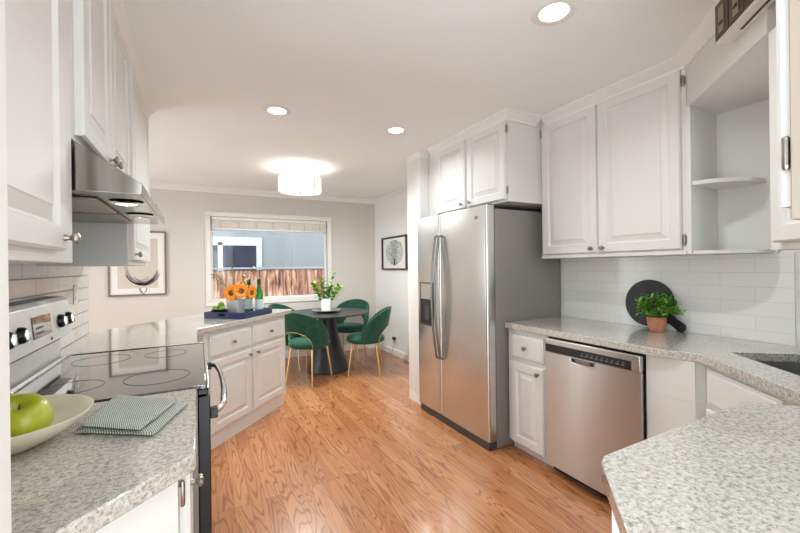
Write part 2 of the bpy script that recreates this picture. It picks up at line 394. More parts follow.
# ------------------------------------------------------------------ the setting
struct('floor', B(-2.1, 3.0, -.35, 5.87, -.08, 0), M['floor'])
struct('ceiling', B(-2.1, 3.0, -3.2, 5.87, CEIL, CEIL+.12), M['ceiling'])
def wall_hole(p0, p1, thick, z0, z1, hole):
    """wall from p0 to p1, thickness to the left of the direction, one rectangular opening (s0,s1,z0,z1)."""
    p0, p1 = V(*p0, 0), V(*p1, 0); d = (p1-p0); L = d.length; d.normalize(); n = V(-d.y, d.x, 0)
    s0, s1, a, b = hole; bm = bmesh.new()
    S, Zs = [0, s0, s1, L], [z0, a, b, z1]; g = {}
    for t in (0, 1):
        for i, s in enumerate(S):
            for k, z in enumerate(Zs): g[t, i, k] = bm.verts.new(p0+d*s+n*thick*t+V(0,0,z))
    for i in range(3):
        for k in range(3):
            if (i, k) == (1, 1): continue
            bm.faces.new((g[0,i,k], g[0,i+1,k], g[0,i+1,k+1], g[0,i,k+1])); bm.faces.new((g[1,i,k], g[1,i,k+1], g[1,i+1,k+1], g[1,i+1,k]))
    for a_, b_ in (((1,1),(2,1)), ((2,1),(2,2)), ((2,2),(1,2)), ((1,2),(1,1)), ((0,0),(0,1)), ((0,1),(0,2)), ((0,2),(0,3)), ((3,0),(3,1)), ((3,1),(3,2)), ((3,2),(3,3)), ((0,3),(1,3)), ((1,3),(2,3)), ((2,3),(3,3)), ((0,0),(1,0)), ((1,0),(2,0)), ((2,0),(3,0))):
        bm.faces.new((g[(0,)+a_], g[(0,)+b_], g[(1,)+b_], g[(1,)+a_]))
    bmesh.ops.recalc_face_normals(bm, faces=bm.faces); return bm
FY = 5.75
WX0, WX1, WZ0, WZ1 = .155, 1.785, .885, 2.045
struct('wall_far', wall_hole((-2.0, FY), (2.72, FY), .12, 0, CEIL, (WX0+2.0, WX1+2.0, WZ0, WZ1)), M['wall'], smooth=20)
struct('wall_right', B(2.6, 2.72, .72, FY, 0, CEIL), M['wallw'])
DD = V(-.608, -.794, 0)                                     # direction of the angled sink wall, towards the camera
DW0 = V(2.6, .72, 0); DW1 = DW0+DD*.98; DN = V(-.794, .608, 0)   # DN points into the room
struct('wall_sink', wall_hole((DW1.x, DW1.y), (DW0.x, DW0.y), -.12, 0, CEIL, (.44, .90, 1.02, 2.05)), M['wallw'], smooth=20)
struct('wall_near', B(.88, 2.72, -.20, -.075, 0, CEIL), M['wallw'])
struct('wall_light_block', B(.88, 1.0, -3.2, -.201, 0, CEIL), M['wallw'])  # unseen wall added to cut rear light on the left cabinets
struct('wall_left', B(-.77, -.65, .55, 3.19, 0, CEIL), M['wall'])
struct('wall_left_stub', B(-.65, -.2335, .58, .725, 0, CEIL), M['wallw'])
struct('wall_dining_left', wall_hole((-1.98, 3.07), (-1.98, FY), .12, 0, CEIL, (.35, 2.0, .02, 2.10)), M['wall'], smooth=20)  # unseen opening added to bring sky light into the dining area
struct('wall_dining_near', B(-1.98, -.77, 3.07, 3.19, 0, CEIL), M['wall'])  # unseen wall added to keep outside light off the far wall
struct('wall_stub_right', B(1.87, 2.599, 3.09, 3.34, 0, CEIL), M['cab'])
# crown mouldings and baseboards
struct('trim_1', sweep(bmesh.new(), [(-1.98, FY), (2.6, FY)], [(o, CEIL+z) for o, z in CROWN], -1), M['wallw'])
struct('trim_2', sweep(bmesh.new(), [(2.6, FY-.06), (2.6, 3.342)], [(o, CEIL+z) for o, z in CROWN], -1), M['trim'])
struct('trim_3', sweep(bmesh.new(), [(2.53, 3.341), (1.869, 3.341), (1.869, 3.089), (1.985, 3.089)], [(o, CEIL+z) for o, z in CROWN], 1), M['trim'])
struct('baseboard_far', sweep(bmesh.new(), [(-1.98, FY), (2.586, FY)], BASEB, -1), M['trim'])
struct('baseboard_right', sweep(bmesh.new(), [(2.6, FY-.001), (2.6, 3.342)], BASEB, -1), M['trim'])
struct('baseboard_stub', sweep(bmesh.new(), [(2.586, 3.341), (1.869, 3.341), (1.869, 3.10)], BASEB, 1), M['trim'])
struct('baseboard_left', sweep(bmesh.new(), [(-.772, 3.191), (-1.96, 3.191), (-1.98, 3.2), (-1.98, FY-.02)], BASEB, -1), M['trim'])
# tile backsplashes
struct('trim_4', B(2.590, 2.599, .735, 2.075, .9155, 1.374), M['tile_r'])
struct('trim_5', B(-.649, -.640, .73, 3.188, .9155, 1.66), M['tile_l'])
bm = obx(bmesh.new(), DW0+DD*.02+DN*.001+V(0,0,.9155), DD*.93, DN*.008, V(0,0,.10)); struct('trim_6', bm, M['tile_d'])
# far window
def window(name, o, ux, n, w, h, casing, sill, mull=None, bottom=True):
    """o: lower left of the opening on the room face; n points into the room."""
    o, ux, n = map(Vector, (o, ux, n)); uz = V(0,0,1); e = .001
    bm = bmesh.new()
    obx(bm, o-ux*casing+n*e+uz*h, ux*(w+2*casing), n*.018, uz*casing)
    obx(bm, o-ux*casing+n*e, ux*casing, n*.018, uz*h); obx(bm, o+ux*w+n*e, ux*casing, n*.018, uz*h)
    if bottom: obx(bm, o-ux*casing+n*e-uz*casing, ux*(w+2*casing), n*.018, uz*(casing-.001))
    k = .012
    obx(bm, o-ux*casing+n*(.019)+uz*(h+casing-k), ux*(w+2*casing), n*.008, uz*k)
    obx(bm, o-ux*casing+n*.019, ux*k, n*.008, uz*(h+casing-k)); obx(bm, o+ux*(w+casing-k)+n*.019, ux*k, n*.008, uz*(h+casing-k))
    win = struct(name, bm, M['trim'], bevel=.003)
    bm = bmesh.new(); fw = .030
    d0 = -n*.062
    obx(bm, o+d0, ux*w, -n*.03, uz*fw); obx(bm, o+d0+uz*(h-fw), ux*w, -n*.03, uz*fw)
    obx(bm, o+d0+uz*fw, ux*fw, -n*.03, uz*(h-2*fw)); obx(bm, o+d0+ux*(w-fw)+uz*fw, ux*fw, -n*.03, uz*(h-2*fw))
    if mull: obx(bm, o+d0+ux*(mull-.02)+uz*fw, ux*.04, -n*.03, uz*(h-2*fw))
    struct('window_frame', bm, M['trim'], win, bevel=.003)
    struct('pane', obx(bmesh.new(), o-n*.079+ux*fw+uz*fw, ux*(w-2*fw), -n*.004, uz*(h-2*fw)), M['pane'], win)
    bm = bmesh.new(); obx(bm, o+n*sill-uz*.0, ux*w, -n*(sill+.060), uz*.012); struct('window_sill', bm, M['trim'], win, bevel=.003)
    return win
window('window_1', (WX0, FY, WZ0), (1,0,0), (0,-1,0), WX1-WX0, WZ1-WZ0, .062, .001)
q = DW1+DD*(-.44)
window('window_2', (q.x, q.y, 1.02), -DD, DN, .46, 1.03, .055, .02)
# raised blind in the far window
t = thing('window_blind', 'cream blind pulled up to the top of the dining window', 'blind', (.97, FY+.03, 1.86))
obj('headrail', B(WX0+.012, WX1-.012, FY+.012, FY+.06, 2.0, 2.043), M['trim'], t, bevel=.003)
bm = bmesh.new()
for k in range(9): bx(bm, WX0+.015, WX1-.015, FY+.012+(k%2)*.003, FY+.056+(k%2)*.003, 1.898+k*.0112, 1.898+k*.0112+.009)
obj('stacked_slats', bm, M['blind'], t)
obj('bottom_rail', B(WX0+.014, WX1-.014, FY+.012, FY+.06, 1.866, 1.893), M['trim'], t, bevel=.003)
for k in range(7):
    obj('cord_clip', B(WX0+.12+k*.232, WX0+.132+k*.232, FY+.004, FY+.0105, 1.90, 1.99), M['paper'], t)
# ------------------------------------------------------------------ outside
struct('ground', B(-6, 10, 5.9, 14, -.35, -.30), M['ground'])
t = thing('wood_fence', 'weathered wooden board fence outside the dining window', 'fence', (1.2, 7.6, -.30))
xx = -1.0; k = 0
while xx < 4.2:
    wd = random.choice((.135, .14, .15)); dy = random.uniform(-.006, .006)
    obj('board', B(xx, xx+wd, 7.6+dy, 7.62+dy, -.30, 1.30+random.uniform(-.012, .006)), M['fence'], t, bevel=.003)
    xx += wd+random.uniform(.003, .008); k += 1
obj('cap_rail', B(-1.0, 4.3, 7.57, 7.68, 1.312, 1.35), M['fencecap'], t, bevel=.004)
obj('gap_shade_sheet', B(-1.0, 4.3, 7.632, 7.640, -.29, 1.30), M['void'], t)  # added dark sheet so the gaps between boards read as shaded
obj('back_rail', B(-1.0, 4.3, 7.642, 7.68, .55, .64), M['fencecap'], t); obj('back_rail', B(-1.0, 4.3, 7.642, 7.68, 1.15, 1.24), M['fencecap'], t)
t = thing('neighbour_house', 'grey blue house wall seen over the fence outside', 'house', (1.5, 9.6, -.30))
HY = 9.5
bm = bmesh.new(); bx(bm, -4, 7.5, HY, HY+.3, -.30, 4.2); obj('wall', bm, M['siding'], t)
fr = obj('window_frame', bmesh.new(), M['extwhite'], t)
bm = bmesh.new()
for a in ((-.55, 1.34, 1.93, 2.05), (-.55, 1.34, .70, .82), (1.22, 1.34, .82, 1.93), (-.55, -.43, .82, 1.93), (.40, .50, .82, 1.93), (-.43, 1.22, 1.86, 1.93)): bx(bm, a[0], a[1], HY-.05, HY-.001, a[2], a[3])
bm.transform(MWI[t.name]); bm.to_mesh(fr.data); bm.free()
obj('curtain', B(-.43, 1.22, HY-.012, HY-.002, .82, 1.87), M['curtain'], t)
obj('pane', B(-.43, .40, HY-.030, HY-.026, .82, 1.86), M['pane'], fr); obj('pane', B(.50, 1.22, HY-.030, HY-.026, .82, 1.86), M['pane'], fr)

# ------------------------------------------------------------------ knobs, hinges, cabinets
KN = [(0,0), (.008,0), (.0065,.004), (.005,.010), (.007,.014), (.0135,.018), (.0155,.022), (.0135,.027), (.006,.030), (0,.0305)]
def knob(parent, p, n, r=1.0): return obj('knob', lathe(bmesh.new(), [(a*r, b*r) for a, b in KN], p, n, 16), M['pewter'], parent)
def hinge(parent, p, n, ux):
    p, n, ux = map(Vector, (p, n, ux)); bm = bmesh.new()
    lathe(bm, [(0,-.030), (.004,-.030), (.006,-.026), (.006,.026), (.004,.030), (0,.030)], p+n*.006, (0,0,1), 10)
    obx(bm, p-ux*.012-V(0,0,.022), ux*.024, n*.003, V(0,0,.044)); return obj('hinge', bm, M['pewter'], parent)
def door(parent, o, ux, n, w, h, knob_at=None, name='door'):
    d = obj(name, rings_panel(bmesh.new(), o, ux, (0,0,1), n, w, h, RAISED if name == 'door' else DRAWER), M['cab'], parent, smooth=25)
    if knob_at: knob(d, Vector(o)+Vector(ux)*knob_at[0]+V(0,0,knob_at[1])+Vector(n)*(T+.0005), n)
    return d
XP, XN = (1,0,0), (-1,0,0)
# --- left upper cabinets (fronts face +x)
LF = -.303
def left_cab(label, y0, y1, z0, doors, kn, hz=None):
    t = thing('wall_cabinet', label, 'cabinet', (-.5, (y0+y1)/2, z0))
    obj('cabinet_body', B(-.639 if z0 < 1.66 else -.649, LF, y0, y1, z0, CEIL-.001), M['cab'], t, bevel=.002)
    for (a, b, za, zb), k in zip(doors, kn):
        # origin at the far lower corner: panel runs towards -y so that its normal is +x
        door(t, (LF+.0005, b, za), (0,-1,0), XP, b-a, zb-za, k)
    return t
left_cab('nearest white wall cabinet at left with one tall raised panel door', .73, 1.343, 1.350, [(.742, 1.205, 1.378, 2.36)], [(.030, .030)])
left_cab('short white two door wall cabinet directly above the range hood', 1.345, 2.270, 1.695, [(1.372, 1.755, 1.712, 2.36), (1.775, 2.20, 1.712, 2.36)], [(.030, .022), (.395, .022)])
left_cab('white wall cabinet at the far left end beyond the hood', 2.272, 3.09, 1.354, [(2.305, 3.04, 1.378, 2.36)], [(.70, .030)])
struct('trim_7', sweep(bmesh.new(), [(LF-.0, .74), (LF-.0, 3.0915), (-.64, 3.0915)], [(o+.001, CEIL+z) for o, z in [(a*.75, b) for a, b in CROWN]], -1), M['trim'])
# --- range hood
hx = -.142
t = thing('range_hood', 'stainless under cabinet range hood over the cooktop', 'range hood', (-.4, 1.78, 1.55))
HY0, HY1 = 1.362, 2.235
def hoodprof(y): return [(-.638, y, 1.555), (hx-.004, y, 1.553), (hx, y, 1.585), (LF+.004, y, 1.692), (-.638, y, 1.692)]
bm = bmesh.new()
a = [bm.verts.new(p) for p in hoodprof(HY0)]; b = [bm.verts.new(p) for p in hoodprof(HY1)]
for k in range(5): bm.faces.new((a[k], a[(k+1)%5], b[(k+1)%5], b[k]))
bm.faces.new(a); bm.faces.new(b); bmesh.ops.recalc_face_normals(bm, faces=bm.faces)
obj('canopy', bm, M['hoodsteel'], t, bevel=.002)
bm = bmesh.new()
for k in range(2): bx(bm, -.55, -.27, 1.46+k*.36, 1.79+k*.36, 1.544, 1.5525)
obj('grease_filter', bm, M['filter'], t, bevel=.002)
for y, lit in ((1.53, 1), (1.86, 0)):
    h = obj('light_ring', lathe(bmesh.new(), [(.044, 0), (.05, -.004), (.036, -.008), (.034, 0)], (-.205, y, 1.5525), (0,0,1), 24), M['chrome'], t)
    obj('bulb', lathe(bmesh.new(), [(0, 0), (.033, 0), (.028, -.006), (0, -.007)], (-.205, y, 1.5515), (0,0,1), 20), M['hoodlamp'] if lit else M['white_ceramic'], h)
nn = V(.107, 0, .18).normalized(); nn = V(.51, 0, .86)
pp = V(-.180, 2.04, 1.6103)
obj('control_knob', lathe(bmesh.new(), [(0,0), (.014,0), (.013,.016), (.010,.019), (0,.019)], pp+nn*.002, nn, 16), M['black'], t)

# --- left worktops
lc = [(-.6395, .728), (-.268, .728), (-.012, .972), (-.008, .985), (-.008, 1.504), (-.6395, 1.504)]
o = tag(obj('worktop', prism(bmesh.new(), lc, .875, .915), M['granite'], bevel=.004), 'speckled grey granite worktop at left holding the fruit bowl and folded towel', 'worktop')
t = thing('base_cabinet', 'white base cabinet under the near left worktop with angled end', 'cabinet', (-.3, 1.2, 0))
obj('cabinet_body', prism(bmesh.new(), [(-.639, .73), (-.30, .73), (-.045, .985), (-.045, 1.5), (-.639, 1.5)], .10, .8745), M['cab'], t)
obj('toe_kick', prism(bmesh.new(), [(-.639, .74), (-.35, .74), (-.10, 1.0), (-.10, 1.5), (-.639, 1.5)], 0, .10), M['cab'], t)
door(t, (-.0445, 1.47, .13), (0,-1,0), XP, .42, .71, (.37, .66))
hinge(t, (-.044, 1.036, .80), XP, (0,1,0))
# peninsula worktop and cabinet
PD = V(.682, .731, 0); PN = V(.731, -.682, 0)
PA = V(.036, 3.020, 0); PB = PA+PD*1.165
pts = [(-.6395, 2.388), (-.008, 2.388), (-.008, 2.975), (PA.x, PA.y), (PB.x, PB.y)]
e1 = PB-PN*.64; pts += [(e1.x, e1.y), (-.649, 3.235), (-.649, 3.189), (-.6395, 3.189)]
tag(obj('worktop', prism(bmesh.new(), pts, .875, .915), M['granite'], bevel=.004), 'speckled granite worktop of the angled peninsula holding the blue tray', 'worktop')
P0 = PA-PN*.035+PD*.03; P1 = PB-PN*.035-PD*.082
t = thing('base_cabinet', 'white two door two drawer cabinet of the angled peninsula before the dining table', 'cabinet', ((P0+P1)/2-PN*.3)[:])
LP = (P1-P0).length
def pq(s, d): v = P0+PD*s+PN*d; return (v.x, v.y)
obj('cabinet_body', prism(bmesh.new(), [pq(0, 0), pq(LP, 0), pq(LP, -.57), pq(0, -.57)], .095, .8745), M['cab'], t, bevel=.002)
obj('toe_kick', prism(bmesh.new(), [pq(.0, -.004), pq(LP-.03, -.004), pq(LP-.03, -.55), pq(.0, -.55)], 0, .0945), M['cab'], t)
for s0, s1, kx in ((.045, .515, .43), (.54, LP-.03, .04)):
    o3 = P0+PD*s0+PN*.0005
    door(t, o3+V(0,0,.125), PD, PN, s1-s0, .525, (kx, .485))
    door(t, o3+V(0,0,.675), PD, PN, s1-s0, .165, ((s1-s0)/2, .0825), 'drawer')
# corner filler cabinet between range and peninsula
t = thing('corner_cabinet', 'plain white corner cabinet face between range and peninsula', 'cabinet', (-.3, 2.7, 0))
obj('cabinet_body', B(-.639, -.045, 2.392, 2.972, 0, .8745), M['cab'], t)

# --- the range
t = thing('electric_range', 'stainless electric range with black glass cooktop and rear control panel', 'range', (-.3, 1.945, 0))
RY0, RY1 = 1.508, 2.384
obj('oven_body', B(-.636, -.006, RY0, RY1, .06, .905), M['charcoal'], t)
obj('toe_base', B(-.60, -.05, RY0+.02, RY1-.02, 0, .0595), M['black'], t)
od = obj('oven_door', B(-.005, .034, RY0+.003, RY1-.003, .235, .880), M['black'], t, bevel=.004)
obj('window_glass', B(.0345, .037, RY0+.12, RY1-.12, .36, .68), M['blackgloss'], od)
bm = tube(bmesh.new(), [(.040, RY0+.06, .80), (.062, RY0+.065, .805), (.083, RY0+.12, .81), (.094, 1.80, .815), (.096, 1.946, .817), (.094, 2.09, .815), (.083, RY1-.12, .81), (.062, RY1-.065, .805), (.040, RY1-.06, .80)], .0125, 12)
hd = obj('handle', bm, M['chrome'], od)
for y in (RY0+.06, RY1-.06): obj('handle_bracket', B(.0345, .060, y-.018, y+.018, .782, .818), M['black'], hd, bevel=.003)
obj('storage_drawer', B(-.005, .030, RY0+.003, RY1-.003, .065, .228), M['steel'], t, bevel=.003)
obj('front_trim', B(-.005, .028, RY0+.001, RY1-.001, .886, .905), M['black'], t, bevel=.003)
obj('front_edge', B(.0225, .032, RY0+.004, RY1-.004, .9055, .9215), M['steel'], t, bevel=.003)
ck = obj('cooktop_glass', B(-.548, .022, RY0+.001, RY1-.001, .9055, .9195), M['blackgloss'], t, bevel=.003)
for cx, cy, r in ((-.14, 1.72, .105), (-.14, 2.17, .085), (-.39, 1.72, .085), (-.39, 2.17, .105)):
    bm = bmesh.new(); lathe(bm, [(r, 0), (r+.003, 0), (r+.003, .0006), (r, .0006), (r, 0)], (cx, cy, .9196), (0,0,1), 48)
    obj('burner_ring', bm, M['rings'], ck)
bm = bmesh.new(); bx(bm, -.566, -.5485, RY0+.001, RY1-.001, .9055, .926); bx(bm, -.5485, .02, RY1-.009, RY1-.001, .9197, .9235); obj('rear_trim', bm, M['chrome'], t, bevel=.002)
bm = bmesh.new(); pr = [(-.638, .9055), (-.585, .9055), (-.585, 1.025), (-.542, 1.030), (-.556, 1.190), (-.575, 1.206), (-.638, 1.206)]
a = [bm.verts.new((p[0], RY0+.004, p[1])) for p in pr]; b = [bm.verts.new((p[0], RY1-.004, p[1])) for p in pr]
for k in range(len(pr)): bm.faces.new((a[k], a[(k+1)%len(pr)], b[(k+1)%len(pr)], b[k]))
bm.faces.new(a); bm.faces.new(b); bmesh.ops.recalc_face_normals(bm, faces=bm.faces)
bgc = obj('backguard_cap', B(-.637, -.585, RY0+.006, RY1-.006, 1.2065, 1.2095), M['black'], t, bevel=.001)
bg = obj('backguard', bm, M['panelsteel'], t, bevel=.002)
obj('backguard_vent', B(-.5845, -.5835, RY0+.02, RY1-.02, 1.004, 1.020), M['black'], bg)
fn = V(.996, 0, .087).normalized(); fu = V(-.087, 0, .996).normalized()
def onface(y, z): s = (z-1.03)/.160; return V(-.542-.014*s, y, z)
ds = onface(1.90, 1.070)+fn*.0005
obj('display', obx(bmesh.new(), ds, (0,.20,0), fn*.003, fu*.085), M['blackgloss'], bg, bevel=.001)
bm = bmesh.new()
for k in range(4):
    for j in range(2): obx(bm, onface(1.93+k*.02, 1.085+j*.02)+fn*.004, (0,.010,0), fn*.0006, fu*.008)
obj('display_button', bm, M['inkgrey'], bg)
for y in (1.675, 1.785, 2.215, 2.325):
    kk = obj('control_knob', lathe(bmesh.new(), [(0,0), (.030,0), (.029,.010), (.024,.018), (.0235,.0185)], onface(y, 1.105)+fn*.0008, fn, 24), M['black'], bg)
    bm = bmesh.new(); lathe(bm, [(0, 0), (.022, 0), (.0205, .003), (0, .0035)], onface(y, 1.105)+fn*.0195, fn, 24)
    obx(bm, onface(y, 1.087)+fn*.022+V(0,-.0035,0), (0,.007,0), fn*.007, fu*.036); obj('knob_cap', bm, M['chrome'], kk, bevel=.001)
obj('indicator_light', lathe(bmesh.new(), [(0,0), (.007,0), (.006,.002), (0,.002)], onface(2.09, 1.047)+fn*.0008, fn, 12), M['black'], bg)

# ------------------------------------------------------------------ right side: refrigerator
t = thing('refrigerator', 'tall stainless side by side refrigerator with ice dispenser', 'refrigerator', (2.2, 2.58, 0))
FX, FA, FB, FS = 1.812, 2.09, 3.06, 2.682
obj('case', B(FX+.085, 2.585, FA+.004, FB-.004, .006, 1.742), M['charcoal'], t, bevel=.004)
obj('gasket', B(FX+.0715, FX+.0845, FA+.012, FB-.012, .085, 1.75), M['gasket'], t)
def fdoor(y0, y1):
    bm = bmesh.new(); r = .022; pts = []
    for k in range(7):
        a = k/6*PI/2; pts.append((FX+r-r*math.cos(PI/2-a) if 0 else FX+r-r*math.sin(a), y0+r-r*math.cos(a)))
    for k in range(7):
        a = k/6*PI/2; pts.append((FX+r-r*math.cos(a), y1-r+r*math.sin(a)))
    pts += [(FX+.071, y1), (FX+.071, y0)]
    return prism(bm, pts, .068, 1.765)
dn = obj('fridge_door', fdoor(FA, FS-.004), M['steel'], t, smooth=50)
df = obj('freezer_door', fdoor(FS+.004, FB), M['steel'], t, smooth=50)
for y, d in ((FS-.026, dn), (FS+.026, df)):
    pts = [(FX-.001, y, 1.585)] + [(FX-.028-.045*math.sin(k/14*PI), y+(.0), 1.575-k/14*1.02) for k in range(15)] + [(FX-.001, y, .545)]
    obj('handle', tube(bmesh.new(), pts, .0095, 12, 1.0), M['handlesteel'], d)
dsp = obj('dispenser', bmesh.new(), M['darkgrey'], df)
bm = bmesh.new(); y0, y1 = 2.79, 3.005
for a in ((y0, y0+.012, .80, 1.185), (y1-.012, y1, .80, 1.185), (y0+.012, y1-.012, 1.173, 1.185), (y0+.012, y1-.012, .80, .812)): bx(bm, FX-.006, FX-.0005, *a)
bm.transform(MWI[df.name]); bm.to_mesh(dsp.data); bm.free()
obj('dispenser_panel', B(FX-.004, FX-.0005, y0+.012, y1-.012, 1.035, 1.173), M['steel'], df)
obj('dispenser_recess', B(FX-.0025, FX-.0005, y0+.012, y1-.012, .812, 1.034), M['black'], df)
obj('dispenser_paddle', obx(bmesh.new(), (FX-.006, y0+.06, .85), (0,.075,0), (.0,0,.0) if 0 else (.003,0,0), (0.0,0,.13)), M['darkgrey'], df, bevel=.001)
bm = bmesh.new(); lathe(bm, [(.017,0), (.020,0), (.020,.001), (.017,.001), (.017,0)], (FX-.0005, 2.205, 1.682), (-1,0,0), 28, 1.0, .62)
lathe(bm, [(.006,0), (.008,0), (.008,.001), (.006,.001), (.006,0)], (FX-.0005, 2.200, 1.684), (-1,0,0), 20)
obj('badge', bm, M['darkgrey'], dn)
obj('base_grille', B(FX+.010, FX+.0845, FA+.006, FB-.02, .004, .062), M['darkgrey'], t, bevel=.003)
bm = bmesh.new()
for k in range(2): bx(bm, FX+.05, FX+.085, FA+.03+k*.82, FA+.07+k*.82, 1.7435 if 0 else 1.7665, 1.778)
obj('hinge_cover', bm, M['darkgrey'], t, bevel=.003)
# --- cabinet over the fridge
CF = 1.970
t = thing('wall_cabinet', 'white two door cabinet above the stainless refrigerator', 'cabinet', (2.3, 2.56, 1.79))
obj('cabinet_body', B(CF, 2.599, 2.032, 3.088, 1.790, CEIL-.001), M['cab'], t, bevel=.002)
for a, b, k in ((2.045, 2.475, (.395, .035)), (2.51, 2.925, (.035, .035))):
    door(t, (CF-.0005, a, 1.806), (0,1,0), XN, b-a, 2.372-1.806, k)
for z in (1.87, 2.31): hinge(t, (CF-.001, 2.0395, z), XN, (0,1,0))
struct('trim_8', sweep(bmesh.new(), [(CF-.001, 3.03), (CF-.001, 2.031), (2.24, 2.031)], [(o, CEIL+z) for o, z in CROWN], -1) if 0 else
       sweep(bmesh.new(), [(CF-.001, 3.02), (CF-.001, 2.031), (2.25, 2.031)], [(o, CEIL+z) for o, z in CROWN], -1), M['trim'])
# --- right wall cabinet
UF = 2.306
t = thing('wall_cabinet', 'large white two door wall cabinet over the dishwasher counter', 'cabinet', (2.45, 1.55, 1.372))
obj('cabinet_body', B(UF, 2.5885, 1.062, 2.030, 1.376, CEIL-.001), M['cab'], t, bevel=.002)
obj('face_rail', B(UF-.012, UF-.0005, 1.064, 2.028, 1.376, 1.398), M['cab'], t, bevel=.002)
for a, b, k in ((1.085, 1.560, (.440, .030)), (1.575, 2.010, (.030, .030))):
    door(t, (UF-.0005, a, 1.404), (0,1,0), XN, b-a, 2.366-1.404, k)
for y, z in ((1.075, 2.305), (1.075, 1.455), (2.019, 2.315)): hinge(t, (UF-.001, y, z), XN, (0,1,0))
# --- soffit over the sink, open corner shelves
SA = V(2.306, 1.060, 0); SB = V(1.830, .584, 0); SD = (SB-SA).normalized(); SN = V(-.7071, .7071, 0)
struct('trim_9', sweep(bmesh.new(), [(UF-.001, 1.985), (UF-.001, 1.0605), (SB.x, SB.y+.001), (1.56, .314)], [(o, CEIL+z) for o, z in CROWN], -1), M['trim'])
struct('wall_soffit', prism(bmesh.new(), [(SA.x, SA.y), (SB.x, SB.y), (SB.x+.36, SB.y-.40), (2.585, .71), (2.589, 1.060)], 2.160, CEIL-.001), M['cab'], bevel=.002)
t = thing('corner_shelf', 'white open corner shelf unit with one curved shelf beside the large wall cabinet', 'shelf', (2.5, .98, 1.372))
obj('side_panel', B(UF-.012, 2.588, 1.040, 1.0605, 1.376, 2.1595), M['cab'], t, bevel=.0015)
obj('back_panel', B(2.576, 2.588, .790, 1.0395, 1.376, 2.1595), M['cab'], t)
def quarter(rx, ry):
    c = (2.5755, 1.0395); pts = [c]
    for k in range(17):
        a = k/16*PI/2; pts.append((c[0]-rx*math.cos(a), c[1]-ry*math.sin(a)))
    return pts
obj('shelf', prism(bmesh.new(), quarter(.272, .207), 1.738, 1.760), M['cab'], t, bevel=.003)
obj('bottom_shelf', prism(bmesh.new(), quarter(.272, .235), 1.376, 1.394), M['cab'], t, bevel=.002)
# flanking cabinet on the near side of the sink window
FE = V(1.545, .299, 0)
t = thing('wall_cabinet', 'white wall cabinet flanking the sink window at far right', 'cabinet', (1.8, .2, 1.372))
bk = [(SB.x+.004, SB.y-.002), (FE.x, FE.y), (1.60, .04), (1.95, -.02), (2.02, .04), (2.13, .18)]
obj('cabinet_body', prism(bmesh.new(), bk, 1.372, 2.1595), M['cab'], t, bevel=.002)
door(t, V(FE.x, FE.y, 1.398)+SN*.0005-SD*.02, -SD, SN, .33, .74)
# near-run wall cabinet beside the camera
t = thing('wall_cabinet', 'nearest white wall cabinet at the right edge with partly visible hinge', 'cabinet', (1.2, .1, 1.40))
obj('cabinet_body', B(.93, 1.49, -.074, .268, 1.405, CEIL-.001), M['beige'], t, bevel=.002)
door(t, (1.47, .2685, 1.43), (-1,0,0), (0,1,0), .525, .93)
hinge(t, (.936, .269, 1.525), (0,1,0), (1,0,0))
# boxed fixture with three panels on the soffit
t = thing('wall_vent', 'white boxed fixture with three brown and gold panels high on the soffit', 'vent', (SA+SD*.5+SN*.04)[:2]+(2.28,))
vo = SA+SD*.462+SN*.001
obj('housing', obx(bmesh.new(), vo+V(0,0,2.245), SD*.36, SN*.062, V(0,0,.165)), M['trim'], t, bevel=.002)
for k in range(3):
    p = vo+SD*(.006+k*.105)+SN*.0635+V(0,0,2.256)
    b = obj('panel', obx(bmesh.new(), p, SD*.099, SN*.004, V(0,0,.145)), M['ventbrown'], t)
    obj('inlay', obx(bmesh.new(), p+SD*.030+SN*.0045+V(0,0,.015), SD*.040, SN*.002, V(0,0,.105)), M['ventgold'], b)
    obj('bar', obx(bmesh.new(), p+SD*.040+SN*.007+V(0,0,.045), SD*.022, SN*.003, V(0,0,.010)), M['black'], b)
obj('slot', obx(bmesh.new(), vo+SD*.10+SN*.018+V(0,0,2.2435), SD*.25, SN*.010, V(0,0,.001)), M['black'], t)
# --- right worktop with undermount sink
sk0 = V(2.173, .836, 0); su = V(-.630, -.776, 0); sv = V(.776, -.630, 0)
hole = [sk0, sk0+sv*.34, sk0+sv*.34+su*.52, sk0+su*.52]
rc = [(2.589, 2.082), (1.968, 2.082), (1.968, 1.06), (1.974, 1.02), (1.988, .97), (2.006, .915), (2.000, .872), (1.676, .466), (1.56, .36), (1.523, .424), (1.416, .520), (.768, .520), (.742, .506), (.579, .352), (.579, -.06), (2.0, -.06), (2.589, .725)]
tag(obj('worktop', prism(bmesh.new(), rc, .875, .915, [[(p.x, p.y) for p in hole]]), M['granite'], bevel=.003), 'speckled granite worktop wrapping the right side around the sink', 'worktop')
t = thing('kitchen_sink', 'dark stainless undermount sink set into the right worktop', 'sink', (2.15, .5, .70))
bm = bmesh.new(); g = .006
o3 = sk0-su*g-sv*g; L, Wd = .52+2*g, .34+2*g
corners = lambda z, i: [o3+su*i+sv*i+V(0,0,z), o3+su*(L-i)+sv*i+V(0,0,z), o3+su*(L-i)+sv*(Wd-i)+V(0,0,z), o3+su*i+sv*(Wd-i)+V(0,0,z)]
R = [[bm.verts.new(p) for p in corners(z, i)] for z, i in ((.8745, -.012), (.8745, 0), (.72, .012), (.70, .03), (.696, .03), (.69, -.012))]
for a, b in zip(R, R[1:]):
    for k in range(4): bm.faces.new((a[k], a[(k+1)%4], b[(k+1)%4], b[k]))
bm.faces.new(R[3]); bm.faces.new(R[5])
for k in range(4): bm.faces.new((R[5][k], R[5][(k+1)%4], R[0][(k+1)%4], R[0][k]))
bmesh.ops.recalc_face_normals(bm, faces=bm.faces); obj('basin', bm, M['sinksteel'], t)
cc = sk0+su*.26+sv*.17
